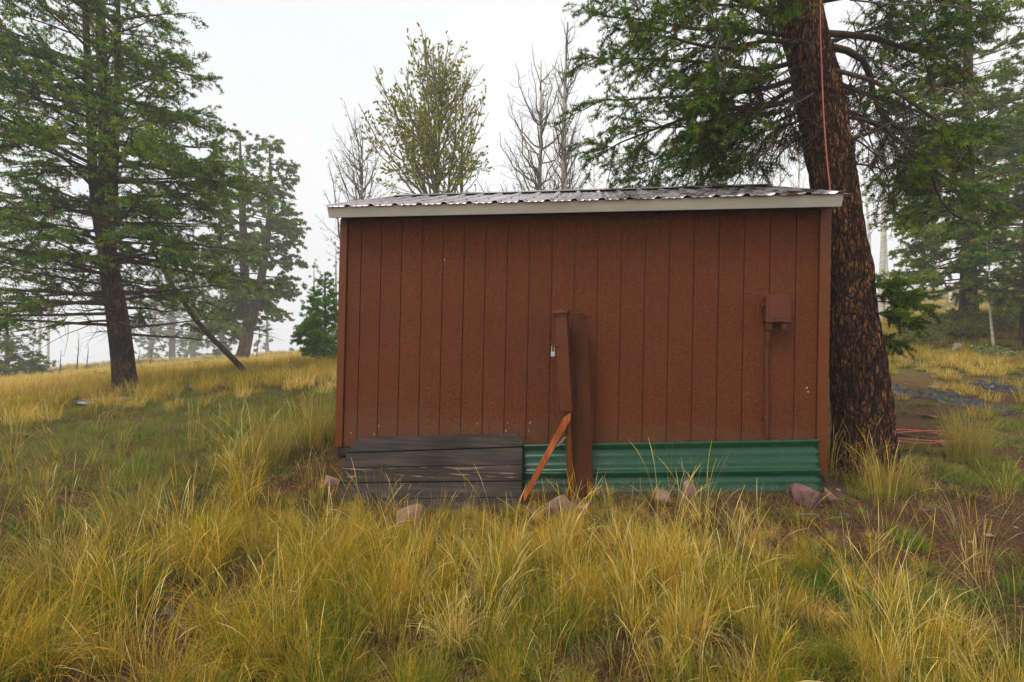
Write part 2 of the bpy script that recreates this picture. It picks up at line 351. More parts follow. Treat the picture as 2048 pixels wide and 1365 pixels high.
def ground():
    ang = np.linspace(0, 2*math.pi, 301)[:-1]; rad = np.concatenate([[0.], .35*np.exp(np.linspace(0, math.log(150/.35), 200))])
    x = CAM[0]+rad[:, None]*np.cos(ang); y = CAM[1]+1.5+rad[:, None]*np.sin(ang); z = H(x, y)
    V = np.stack([x, y, z], -1).reshape(-1, 3); n = 300
    i = (np.arange(len(rad)-1)*n)[:, None]; s = np.arange(n)[None]; s2 = (s+1) % n
    F = np.stack([i+s, i+n+s, i+n+s2, i+s2], -1).reshape(-1, 4)
    m = NT('soil')
    big = m.noise(.55, (1, 1, 1), 5); mid = m.noise(4, (1, 1, 1), 6, .65); fine = m.noise(60, (1, 1, 1), 5, .7)
    soil = m.ramp(fine, [(.25, (.032, .015, .007)), (.5, (.105, .050, .022)), (.72, (.25, .135, .06))])
    dry = m.ramp(fine, [(.25, (.06, .04, .012)), (.6, (.20, .14, .04)), (.8, (.34, .25, .09))])
    grn = m.ramp(fine, [(.25, (.035, .05, .012)), (.6, (.10, .12, .03)), (.8, (.18, .19, .05))])
    at = m.n('ShaderNodeAttribute', attribute_name='tint')
    veg = m.mix(m.ramp(big, [(.42, (0, 0, 0)), (.6, (1, 1, 1))]), dry, grn)
    c = m.mix(m.ramp(m.mul(m.mul(mid, .7), at.outputs['Fac'], 'ADD'), [(.62, (0, 0, 0)), (.86, (1, 1, 1))]), soil, veg)
    m.set(c, .95, 0, .15); m.bump(m.mul(fine, mid, 'ADD'), .02)
    # vegetated fraction of the ground itself: bare pine litter by the trunk, meadow far off
    X, Y = V[:, 0], V[:, 1]; r = np.hypot(X-2, Y+4)
    t = .28+.5*np.clip((r-7)/14, 0, 1); t = t-.35*np.exp(-(((X-7)/4.5)**2+((Y-3.5)/3.8)**2))
    o = link('ground', npmesh('ground', V, F, {'tint': t}, True), m.m); tag(o, kind='structure')
ground()

# ------------------------------------------------------------------ shed
S0 = .2032; XL, XR = -.215, 4.118; WT = 2.19; DEP = 2.9
YR, ZR = 1.45, 2.86; EY, EZ = -.20, 2.255                   # ridge and eave edge
def roofz(y): return EZ+(ZR-EZ)*(y-EY)/(YR-EY) if y <= YR else ZR-(ZR-EZ)*(y-YR)/(YR-EY)
shed = empty('shed', (XL, 0, 0), 'small brown painted board shed with ribbed metal roof and cream fascia', 'shed')
wallp = box('wall', M['trim'], shed, XL+.02, XR-.02, .014, .10, 0, WT, 0)      # backing
edges = [-.14]+[k*S0 for k in range(20)]+[4.035]
rs = random.Random(3)
for a, b in zip(edges[:-1], edges[1:]):
    bm = bmesh.new(); e = rs.uniform(-.0008, .0008)
    box_bm(bm, a+.0035, b-.0035, -.001+e, .0135, .004, WT-.004)
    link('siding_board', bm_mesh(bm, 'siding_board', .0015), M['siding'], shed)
for x0, x1 in ((XL, -.141), (4.036, XR)):
    o = box('corner_trim', M['trim'], shed, x0, x1, -.021, .012, -.002, WT-.002, .003)
for (x, z) in ((4.062, 1.37), (4.085, 1.37), (4.07, 1.70), (4.062, .62), (-.18, 1.2), (-.175, 2.05), (4.07, 2.02), (-.18, .3)):
    cyl('nail', M['old_wood'], shed, (x, -.0225, z), (x, -.0205, z), .0035, n=8)
rc = random.Random(17)
for (u, v) in ((1614, 776), (1616, 784), (748, 868), (758, 852), (702, 866), (1060, 846), (1058, 862), (955, 848), (889, 520), (1530, 798), (1015, 846), (1012, 862)):
    c_ = onplane(u, v, (0, -.0018, 0), (0, -1, 0)); bm = bmesh.new(); L_ = rc.uniform(.003, .011); W_ = rc.uniform(.0015, .0035)
    box_bm(bm, c_[0]-W_, c_[0]+W_, -.0032, -.0012, c_[2]-L_, c_[2]+L_, Matrix.Translation(c_) @ Matrix.Rotation(rc.uniform(-.5, .5), 4, 'Y') @ Matrix.Translation(-Vector(c_)))
    link('paint_scuff', bm_mesh(bm, 'paint_scuff'), M['tape'], shed)
# side and back walls with their boards
for X, s in ((XL, -1), (XR, 1)):
    xa, xb = (X+.004, X+.06) if s < 0 else (X-.06, X-.004)
    bm = bmesh.new()
    prof = [(.101, 0), (DEP-.1, 0), (DEP-.1, roofz(DEP-.1)-.05), (YR, ZR-.05), (.101, roofz(.101)-.05)]
    L_ = [bm.verts.new((xa, y, z)) for y, z in prof]; R_ = [bm.verts.new((xb, y, z)) for y, z in prof]
    bm.faces.new(L_); bm.faces.new(R_[::-1])
    for i in range(5): bm.faces.new([L_[i], L_[(i+1) % 5], R_[(i+1) % 5], R_[i]])
    link('side_wall', bm_mesh(bm, 'side_wall'), M['trim'], shed)
    y = .014
    while y < DEP-.02:
        y1 = min(y+S0, DEP-.01); za, zb = roofz(y)-.05, roofz(y1)-.05
        bm = bmesh.new(); xo = X-.010 if s < 0 else X+.010; xi = X+.0035 if s < 0 else X-.0035
        pr = [(y+.003, .004), (y1-.003, .004), (y1-.003, zb)]
        if y < YR < y1: pr.append((YR, ZR-.05))
        pr.append((y+.003, za))
        A_ = [bm.verts.new((xo, q, z)) for q, z in pr]; B_ = [bm.verts.new((xi, q, z)) for q, z in pr]
        bm.faces.new(A_); bm.faces.new(B_[::-1]); n_ = len(pr)
        for i in range(n_): bm.faces.new([A_[i], A_[(i+1) % n_], B_[(i+1) % n_], B_[i]])
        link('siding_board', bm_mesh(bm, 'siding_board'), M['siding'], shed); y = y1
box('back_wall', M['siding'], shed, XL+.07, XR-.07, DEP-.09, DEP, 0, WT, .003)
for x in (.3, 2.0, 3.6): box('skid', M['old_wood'], shed, x-.3, x+.3, .03, DEP-.1, -.16, -.003, .004)
box('floor_frame', M['old_wood'], shed, XL+.01, XR-.01, .004, DEP-.02, -.09, -.0035, .004)
# eave: soffit, fascia square to the slope, both ends
sl_a = math.atan2(ZR-EZ, YR-EY); cs, sn = math.cos(sl_a), math.sin(sl_a)
def slope_box(name, mat, x0, x1, a0, a1, n0, n1, bevel=.002, front=True):
    """a along the slope from the eave edge, n square to it (up positive)"""
    bm = bmesh.new(); vs = box_bm(bm, x0, x1, a0, a1, n0, n1)
    for q in vs:
        a, n = q.co.y, q.co.z; y, z = EY+a*cs-n*sn, EZ+a*sn+n*cs
        if not front: y = 2*YR-y
        q.co = Vector((q.co.x, y, z))
    return link(name, bm_mesh(bm, name, bevel), mat, shed)
SL = math.hypot(ZR-EZ, YR-EY)
for fr in (True, False):
    slope_box('fascia', M['fascia'], XL-.035, XR+.005, .0, .020, -.100, -.004, .003, fr)
    slope_box('soffit', M['trim'], XL-.02, XR-.01, .021, .235, -.104, -.080, .001, fr)
    slope_box('roof_deck', M['old_wood'], XL-.02, XR-.005, .022, SL-.01, -.030, -.008, 0, fr)
    slope_box('rake_board', M['fascia'], XL-.034, XL-.014, .022, SL-.02, -.095, -.006, .002, fr)
    slope_box('rake_board', M['fascia'], XR-.012, XR+.004, .022, SL-.02, -.095, -.006, .002, fr)
def roof_material():
    m = NT('brown_roof_metal')
    st = m.noise(3, (1, 1, 1), 5, .6); n2 = m.noise(14, (1, .5, 1), 6, .7)
    sep = m.n('ShaderNodeSeparateXYZ'); m.l(m.geo.outputs['Position'], sep.inputs[0])
    mask = m.ramp(m.mul(m.mul(sep.outputs[0], .30), m.mul(n2, .55), 'ADD'), [(.80, (0, 0, 0)), (1.0, (1, 1, 1))])
    mask2 = m.ramp(st, [(.46, (0, 0, 0)), (.56, (1, 1, 1))])
    c = m.ramp(n2, [(.3, (.36, .30, .32)), (.7, (.56, .50, .52))])
    c = m.mix(m.mul(mask, mask2), c, (.045, .022, .014))
    c = m.mix(m.ramp(m.noise(40, (1, 1, 1), 3), [(.66, (0, 0, 0)), (.70, (.8, .8, .8))]), c, (.09, .045, .02))
    r = m.ramp(m.noise(7, (1, 1, 1), 4), [(.3, (.18,)*3), (.75, (.42,)*3)])
    m.set(c, r, .6, .6); m.bump(n2, .0006); return m.m
M['roof'] = roof_material()
RIB = .2286
def roof_sheet(x0, x1, front):
    xs, ns = [], []
    k0 = math.floor((x0-(-.035))/RIB)-1
    pts = []
    for k in range(k0, k0+9):
        c = -.035+k*RIB
        for dx, n in ((-.032, 0), (-.022, .010), (-.012, .019), (.012, .019), (.022, .010), (.032, 0), (.075, 0), (.082, .004), (.092, .004), (.099, 0), (.133, 0), (.140, .004), (.150, .004), (.157, 0)):
            pts.append((c+dx, n))
    pts = [(x0, np.interp(x0, [p[0] for p in pts], [p[1] for p in pts]))]+[p for p in pts if x0 < p[0] < x1]+[(x1, np.interp(x1, [p[0] for p in pts], [p[1] for p in pts]))]
    a = np.array([-.028, .3, .8, 1.3, SL-.005]); V = []
    for t, off in ((0, .0), (1, -.0012)):
        for aa in a:
            for (x, n) in pts:
                nn = n+off; y, z = EY+aa*cs-nn*sn, EZ+aa*sn+nn*cs
                V.append((x, y if front else 2*YR-y, z))
    m = len(pts); A = len(a); F = []
    for t in (0, 1):
        for i in range(A-1):
            for j in range(m-1):
                b = t*A*m+i*m+j; f = (b, b+1, b+m+1, b+m); F.append(f if t == 0 else f[::-1])
    for j in range(m-1):
        F.append((j, A*m+j, A*m+j+1, j+1)); b = (A-1)*m+j; F.append((b, b+1, A*m+b+1, A*m+b))
    for j in (0, m-1):
        for i in range(A-1):
            b = i*m+j; F.append((b, b+m, A*m+b+m, A*m+b) if j == 0 else (b, A*m+b, A*m+b+m, b+m))
    return npmesh('roof_sheet', np.array(V), np.array(F))
xs = [XL-.06]+[-.035+RIB*4*k+.03 for k in range(1, 5)]+[XR+.035]
for fr in (True, False):
    for i, (a, b) in enumerate(zip(xs[:-1], xs[1:])):
        link('roof_sheet', roof_sheet(a, b-.0015, fr), M['roof'], shed)
bm = bmesh.new()
for s in (1, -1):
    vs = [(XL-.062, YR, ZR+.034), (XR+.037, YR, ZR+.034), (XR+.037, YR-s*.13, ZR+.034-.13*sn/cs-.006), (XL-.062, YR-s*.13, ZR+.034-.13*sn/cs-.006)]
    q = [bm.verts.new(v) for v in vs]; q2 = [bm.verts.new((v[0], v[1], v[2]-.003)) for v in vs]
    bm.faces.new(q); bm.faces.new(q2[::-1])
    for i in range(4): bm.faces.new([q[i], q[(i+1) % 4], q2[(i+1) % 4], q2[i]])
link('ridge_cap', bm_mesh(bm, 'ridge_cap'), M['roof'], shed)
# screws of the roof, joined: too small to pick apart
acc = bmesh.new()
for k in range(19):
    for a in (.06, .62, 1.2, 1.62):
        for dx in (.048,):
            x = -.035+k*RIB+dx
            if x > XR: continue
            y, z = EY+a*cs-.004*sn, EZ+a*sn+.004*cs
            bmesh.ops.create_cone(acc, cap_ends=True, segments=6, radius1=.009, radius2=.005, depth=.010, matrix=Matrix.Translation((x, y, z)) @ Matrix.Rotation(sl_a, 4, 'X'))
o = link('roof_screws', bm_mesh(acc, 'roof_screws'), M['old_wood'], shed); o['kind'] = 'stuff'

# ------------------------------------------------------------------ utility box and conduit on the wall
ub = empty('utility_box', (3.69, -.02, 1.23), 'small brown painted electrical box with conduit on the right of the shed wall', 'electrical box')
box('enclosure', M['box_paint'], ub, 3.605, 3.785, -.085, -.0015, 1.245, 1.462, .005)
box('lid', M['box_paint'], ub, 3.598, 3.792, -.112, -.0855, 1.238, 1.470, .008)
box('lid_panel', M['box_paint'], ub, 3.622, 3.768, -.1155, -.1125, 1.275, 1.440, .002)
box('lid_latch', M['box_paint'], ub, 3.668, 3.728, -.124, -.116, 1.246, 1.268, .002)
box('hinge', M['box_paint'], ub, 3.793, 3.808, -.07, -.02, 1.355, 1.385, .002)
box('hinge', M['box_paint'], ub, 3.582, 3.597, -.07, -.02, 1.375, 1.400, .002)
box('mounting_bracket', M['old_wood'], ub, 3.655, 3.715, -.02, -.0015, 1.463, 1.482, .004)
cyl('conduit_hub', M['box_paint'], ub, (3.640, -.06, 1.182), (3.640, -.06, 1.2445), .028, n=20, bevel=.002)
cyl('conduit_hub', M['trim'], ub, (3.750, -.06, 1.184), (3.750, -.06, 1.2445), .027, n=20, bevel=.002)
cyl('coupling', M['box_paint'], ub, (3.632, -.040, 1.075), (3.640, -.055, 1.1815), .021, n=18, bevel=.002)
tube_obj('conduit', M['box_paint'], ub, [(3.632, -.040, 1.10), (3.634, -.030, 1.0), (3.640, -.028, .7), (3.645, -.028, .3), (3.645, -.026, -.05)], .0155, 14, 20)
for z in (.995, .45):
    bm = bmesh.new(); box_bm(bm, 3.602, 3.672, -.0075, -.0015, z-.011, z+.011); link('pipe_strap', bm_mesh(bm, 'pipe_strap', .001), M['box_paint'], ub)
    cyl('pipe_strap', M['box_paint'], ub, (3.637, -.029, z-.011), (3.637, -.029, z+.011), .0195, n=18)

# ------------------------------------------------------------------ meter post: tall narrow box on a pipe
post = empty('pedestal_post', (2.06, -.3, -.25), 'brown tall narrow metal box on a pipe standing before the shed wall', 'utility post')
lean = Matrix.Translation((2.0, -.3, .47)) @ Matrix.Rotation(math.radians(-4.4), 4, 'Y') @ Matrix.Rotation(math.radians(-8), 4, 'Z')
box('post_box', M['box_paint'], post, -.052, .052, -.052, .052, 0, .805, .004, lean)
box('front_cover', M['box_paint'], post, -.050, .050, -.0585, -.0525, .012, .775, .0025, lean)
box('side_flange', M['box_paint'], post, -.062, -.0525, -.055, -.035, .0, .80, .0015, lean)
box('cap', M['box_paint'], post, -.072, .066, -.070, .066, .806, .832, .006, lean)
box('cap_lip', M['box_paint'], post, -.060, .056, -.062, .058, .790, .8055, .002, lean)
p0 = lean @ Vector((-.005, 0, .8325)); p1 = lean @ Vector((-.005, 0, .850)); cyl('cap_knob', M['box_paint'], post, p0, p1, .034, .030, 20, .003)
bm = bmesh.new()
ring = [lean @ Vector((.012+.020*math.cos(t), -.0600, .085+.020*math.sin(t))) for t in np.linspace(0, 2*math.pi, 25)]
tube_obj('embossed_ring', M['box_paint'], post, [tuple(q) for q in ring], .0016, 5)
for q in ((-.02, .765), (.02, .765)):
    c = lean @ Vector((q[0], -.0625, q[1])); c2 = lean @ Vector((q[0], -.0590, q[1])); cyl('cover_screw', M['box_paint'], post, c, c2, .005, n=8)
tube_obj('pipe', M['trim'], post, [(2.005, -.3, .50), (2.015, -.3, .30), (2.035, -.3, 0), (2.06, -.3, -.36)], .026, 18, 12)
pl = empty('padlock', lean @ Vector((-.075, -.05, .50)), 'silver padlock hanging on the hasp of the brown post box', 'padlock')
c = Vector(lean @ Vector((-.077, -.058, .505)))
box('lock_body', M['steel'], pl, c.x-.017, c.x+.017, c.y-.010, c.y+.010, c.z-.045, c.z-.005, .004)
tube_obj('shackle', M['steel'], pl, [(c.x-.010, c.y, c.z-.006), (c.x-.010, c.y, c.z+.035), (c.x-.004, c.y, c.z+.048), (c.x+.006, c.y, c.z+.048), (c.x+.011, c.y, c.z+.035), (c.x+.011, c.y, c.z-.006)], .0036, 8, 20)
hp = box('hasp', M['box_paint'], post, -.082, -.012, -.0655, -.0592, .538, .566, .002, lean)
for q in (-.045, -.028):
    c1 = lean @ Vector((q, -.070, .552)); c2 = lean @ Vector((q, -.0658, .552)); cyl('rivet', M['box_paint'], post, c1, c2, .005, n=8)
# brown plank behind the post
def prism(name, mat, parent, front, nrm, th, bevel=.003, sub=0, rough=0, seed=0):
    """a plank: polygon 'front' (world points, in order) given thickness th away from nrm"""
    bm = bmesh.new(); nrm = Vector(nrm).normalized()
    a = [bm.verts.new(Vector(p)) for p in front]; b = [bm.verts.new(Vector(p)-nrm*th) for p in front]
    bm.faces.new(a); bm.faces.new(b[::-1]); n = len(a)
    for i in range(n): bm.faces.new([a[i], b[i], b[(i+1) % n], a[(i+1) % n]])
    return link(name, bm_mesh(bm, name, bevel), mat, parent)
pn = (0, -1, .09)
P0 = (2.06, -.155, 1.30)
pp = [onplane(u, v, P0, pn) for u, v in ((1130, 628), (1147, 626), (1168, 626.5), (1173, 632), (1180, 800), (1187, 1000), (1150, 1003), (1143, 850))]
po = prism('leaning_plank', M['plank_brown'], None, pp, pn, .042, .004)
tag(po, 'dark brown rough plank standing on end behind the metal post', 'plank')
sn_ = (-.25, -1, .2)
pp = [onplane(u, v, (2.03, -.345, .47), (-.1, -1, .15)) for u, v in ((1142, 824), (1141, 840), (1064, 978), (1048, 1006), (1045, 990), (1127, 836))]
tag(prism('wooden_stake', M['stake'], None, pp, (-.1, -1, .15), .022, .003), 'reddish orange wooden stake slanting down left from the metal post', 'stake')
# scrap of white tape
rs = random.Random(8); V = []; n = 7
tp = [onplane(u, v, (2.0, -.33, .3), (0, -1, 0)) for u, v in ((1131, 874), (1122, 884), (1114, 893))]
bm = bmesh.new(); rows = []
for i in range(n):
    t = i/(n-1); c = tp[0]+(tp[2]-tp[0])*t; rows.append([bm.verts.new((c[0]+dx+rs.uniform(-.004, .004), c[1]+rs.uniform(-.008, .004), c[2]+rs.uniform(-.005, .005)+dx*.4)) for dx in (-.016, -.004, .012)])
for i in range(n-1):
    for j in range(2): bm.faces.new([rows[i][j], rows[i][j+1], rows[i+1][j+1], rows[i+1][j]])
bmesh.ops.solidify(bm, geom=bm.faces[:], thickness=.0015)
tag(link('tape_scrap', bm_mesh(bm, 'tape_scrap'), M['tape']), 'scrap of white tape stuck to the pipe above the green sheet', 'tape')

# ------------------------------------------------------------------ dark plank panel leaning on the wall, lower left
A0 = np.array([.03, -.055, .12]); B0 = np.array([.05, -.50, -.38]); ax = np.array([1.5, 0, .10])
n0 = np.cross(ax, B0-A0); n0 /= np.linalg.norm(n0); n0 = n0 if n0[1] < 0 else -n0
pan = empty('plank_panel', (.8, -.3, -.3), 'panel of five dark weathered planks leaning on the shed lower left', 'wooden panel')
rows = [((715, 877), (800, 873), (1030, 866), (1046, 881), (1045, 892.5), (693, 905)),
        ((692.5, 906.5), (1044.5, 894.5), (1044, 929), (686, 934.5)),
        ((685.5, 936), (1044, 930.5), (1043.5, 961.5), (679.5, 965.5)),
        ((679, 967), (1043.5, 963), (1043, 994), (672, 999)),
        ((671.5, 1000.5), (1043, 995.5), (1042, 1034), (664, 1040))]
for i, r in enumerate(rows):
    off = (0, -.004, .003, -.002, .002)[i]
    pts = [onplane(u, v, A0, n0)+n0*off for u, v in r]
    prism('plank', M['old_wood_worn'] if i == 2 else M['old_wood'], pan, pts, n0, .034, .003)
for x in (.35, 1.25):
    c = A0+(B0-A0)*.02+np.array([x, 0, .03]); d = (B0-A0)
    q = [c-n0*.036, c+np.array([.08, 0, .005])-n0*.036, c+d*.9+np.array([.08, 0, .005])-n0*.036, c+d*.9-n0*.036]
    prism('batten', M['old_wood'], pan, q, n0, .02, .002)

# ------------------------------------------------------------------ green ribbed metal sheet
def green_sheet():
    TL, TR, BR, BL = [np.array(p) for p in ((1.50, -.060, .118), (4.014, -.085, .300), (3.975, -.235, -.135), (1.50, -.235, -.325))]
    nn = np.array([0, -1, .35]); nn /= np.linalg.norm(nn)
    prof = [(0, .0), (.004, .030), (.045, .034), (.085, 0), (.20, 0), (.215, .003), (.245, .003), (.26, 0), (.36, 0), (.375, .003), (.405, .003), (.42, 0), (.50, 0), (.508, .032), (.545, .036), (.585, 0),
            (.68, 0), (.695, .003), (.725, .003), (.74, 0), (.83, 0), (.845, .003), (.875, .003), (.89, 0), (.95, 0), (.962, .016), (1., .016)]
    L = 60; V = []
    for s in (0, 1):
        for i in range(L+1):
            u = i/L; a = TL+(TR-TL)*u; b = BL+(BR-BL)*u; sag = .003*math.sin(u*7)+.0012*math.sin(u*19+1)
            for t, d in prof: V.append(a+(b-a)*t+nn*(d+sag-.0012*s))
    m = len(prof); q = (L+1)*m; F = []
    for i in range(L):
        for j in range(m-1):
            b = i*m+j; F += [(b, b+1, b+m+1, b+m), (q+b, q+b+m, q+b+m+1, q+b+1)]
    for i in range(L):
        b = i*m; F.append((b, b+m, q+b+m, q+b)); b = i*m+m-1; F.append((b, q+b, q+b+m, b+m))
    for j in range(m-1):
        F.append((j, q+j, q+j+1, j+1)); b = L*m+j; F.append((b, b+1, q+b+1, q+b))
    o = link('green_metal_sheet', npmesh('green_metal_sheet', np.array(V), np.array(F)), M['green'])
    tag(o, 'dark green ribbed metal sheet lying lengthwise against the foot of the wall', 'metal sheet')
green_sheet()
# base board half buried under the sheet
o = box('foot_board', M['old_wood'], None, 2.7, 3.75, -.29, -.25, -.45, -.275, .004, Matrix.Rotation(math.radians(-2.2), 4, 'Y') @ Matrix.Translation((0, 0, 0)))
tag(o, 'weathered board half buried along the foot of the green sheet', 'board')

# ------------------------------------------------------------------ rocks
def rock(name, label, mat, loc, size, seed, rot=0, tilt=0, n=12, cat='rock', cut=.25):
    r = random.Random(seed); bm = bmesh.new()
    for _ in range(n):
        v = Vector((r.gauss(0, 1), r.gauss(0, 1), r.gauss(0, 1))).normalized()
        bm.verts.new(Vector((v.x*r.uniform(.85, 1.1), v.y*r.uniform(.85, 1.1), v.z*r.uniform(.85, 1.1))))
    g = bmesh.ops.convex_hull(bm, input=bm.verts[:]); bmesh.ops.delete(bm, geom=[x for x in g['geom_interior'] if isinstance(x, bmesh.types.BMVert)], context='VERTS')
    bmesh.ops.bevel(bm, geom=bm.edges[:], offset=.045, segments=1, affect='EDGES', clamp_overlap=True)
    bmesh.ops.triangulate(bm, faces=bm.faces[:]); bmesh.ops.subdivide_edges(bm, edges=bm.edges[:], cuts=2, use_grid_fill=True)
    R_ = Matrix.Rotation(rot, 4, 'Z') @ Matrix.Rotation(tilt, 4, 'Y')
    for v in bm.verts:
        k = 1+.07*mnoise.fractal(v.co*1.7+Vector((seed, 0, 0)), 1, 2, 4)+.035*mnoise.noise(v.co*7)+.015*mnoise.noise(v.co*19)
        p = v.co*k; v.co = R_ @ Vector((p.x*size[0], p.y*size[1], p.z*size[2]))+Vector(loc)
    o = link(name, bm_mesh(bm, name, smooth=False), mat); return tag(o, label, cat)
def R0(u, v, dz): return G(u, v)+np.array([0, 0, dz])
rock('rock', 'large dark red boulder at the right end of the green sheet', M['rock_red'], R0(1611, 1006, .06), (.150, .11, .135), 17, .3)
rock('rock', 'slim pinkish stone leaning right of the large red boulder', M['rock_pink'], R0(1663, 1012, .055), (.045, .05, .11), 5, .1, -.55)
rock('rock', 'square topped pinkish rock in front of the green sheet, taller of the pair', M['rock_pink'], R0(1380, 1008, .07), (.092, .06, .13), 21, .2, -.15)
rock('rock', 'lower rounded pinkish rock left of the square topped rock', M['rock_pink'], R0(1328, 1012, .04), (.085, .06, .09), 33, .1)
rock('rock', 'pale brown rock at the foot of the metal post', M['rock_pink'], R0(1118, 1030, .045), (.13, .08, .12), 44, .1)
rock('rock', 'small flat rock at the foot of the brown plank', M['rock_pink'], R0(1172, 1030, .05), (.07, .06, .06), 46, .1)
rock('rock', 'pointed pinkish rock in the grass before the dark plank panel', M['rock_pink'], R0(822, 1060, .05), (.155, .08, .17), 52, .1, .5)
rock('rock', 'pink rock at the left end of the dark plank panel', M['rock_pink'], R0(668, 965, .01), (.10, .09, .08), 61, .1)
rock('rock', 'tiny red stone in front of the slim leaning stone', M['rock_red'], R0(1636, 1014, .01), (.05, .03, .018), 62, .1)
for i, (u, v, sx, lab) in enumerate(((1690, 1035, .05, 'small red stone on bare soil right of the slim stone'), (1855, 1022, .05, 'small reddish stone in the grass at the lower right'))):
    rock('rock', lab, M['rock_red'], G(u, v)+[0, 0, .01], (sx, sx*.8, .025), 70+i, .4)
rock('rock', 'rounded pale grey rock at the foot of the leafy shrubs', M['rock_grey'], G(1916, 704)+[0, 0, .1], (.22, .2, .15), 81)
for i, (u, v, s, lab) in enumerate(((1885, 779, .26, 'flat pink slab behind the middle of the black plastic'), (1787, 780, .16, 'flat pink slab at the left end of the black plastic'),
        (1935, 806, .24, 'flat pink slab lying on the black plastic'), (1860, 838, .17, 'flat pink slab on bare soil above the cord coil'), (1990, 742, .3, 'flat red slab upslope of the black plastic'),
        (1890, 893, .10, 'small pale slab beside the cord coil'), (1860, 742, .24, 'flat red slab far upslope near the trunk'), (1903, 748, .2, 'thin red slab between two grass patches upslope'))):
    p = G(u, v); rock('slab', lab, M['rock_pink'] if i != 4 else M['rock_red'], p+[0, 0, .03], (s, s*.7, .035), 90+i, rs.uniform(-.5, .5), .05, cat='stone slab')

# ------------------------------------------------------------------ boards
def board(name, label, mat, c, L, wd, th, yaw, pitch=0, roll=0, cat='board'):
    M_ = Matrix.Translation(Vector(c)) @ Matrix.Rotation(yaw, 4, 'Z') @ Matrix.Rotation(pitch, 4, 'Y') @ Matrix.Rotation(roll, 4, 'X')
    bm = bmesh.new(); box_bm(bm, -L/2, L/2, -wd/2, wd/2, -th/2, th/2, M_)
    return tag(link(name, bm_mesh(bm, name, .004), mat), label, cat)
p = G(210, 806); board('board', 'grey weathered board lying in dry grass under the left tree', M['grey_wood'], p+[0.05, 0, .07], 1.0, .26, .045, .55, -.05)
p = G(173, 813); board('board', 'short white board end lying before the grey board', M['tape'], p+[0, 0, .07], .28, .14, .04, .05, .05)
p = G(1838, 880); board('board', 'grey plank on soil inside the cord coil', M['old_wood_worn'], p+[0, 0, .03], .62, .12, .035, -1.0)
p = G(1815, 905); board('board', 'short broken plank at the foot of the big trunk', M['old_wood_worn'], p+[0, 0, .02], .4, .08, .025, -.6)

# ------------------------------------------------------------------ black plastic sheeting
def plastic(label, pix, wd, seed):
    pts = np.array([G(u, v) for u, v in pix]); P = resample(pts, 90)
    T = np.gradient(P, axis=0); T[:, 2] = 0; T /= np.linalg.norm(T, axis=1, keepdims=True); N = np.stack([-T[:, 1], T[:, 0], 0*T[:, 0]], -1)
    m = 16; V = []; r = np.random.default_rng(seed)
    ph = r.uniform(0, 9, 4)
    for i in range(90):
        wv = wd*(.65+.5*vnoise(i*.13+seed, 2.)+.15*vnoise(i*.5, seed)); end = min(1, i/6, (89-i)/6)+.05
        for j in range(m):
            s = (j/(m-1)-.5)*2; q = P[i]+N[i]*s*wv*.5*end+N[i]*.12*(vnoise(i*.3+4, seed)-.5)
            q = q.copy(); q[2] = H(q[0], q[1])+.012+.19*end*(1-abs(s)**3)*abs(mnoise.fractal(Vector((q[0]*4.5+seed, q[1]*4.5, 0)), 1, 2, 4))
            V.append(q)
    F = [(i*m+j, (i+1)*m+j, (i+1)*m+j+1, i*m+j+1) for i in range(89) for j in range(m-1)]
    tag(link('plastic_sheet', npmesh('plastic_sheet', np.array(V), np.array(F)), M['plastic']), label, 'plastic sheet')
plastic('long crumpled strip of black plastic sheeting on the soil behind the trunk', ((1780, 778), (1830, 792), (1880, 797), (1935, 812), (1990, 822), (2048, 832)), .42, 1)
plastic('short crumpled black plastic strip at the right edge', ((1960, 765), (2000, 778), (2040, 786), (2075, 790)), .38, 2)
plastic('far scrap of black plastic in the grass upslope', ((1790, 716), (1830, 728), (1875, 736)), .25, 3)

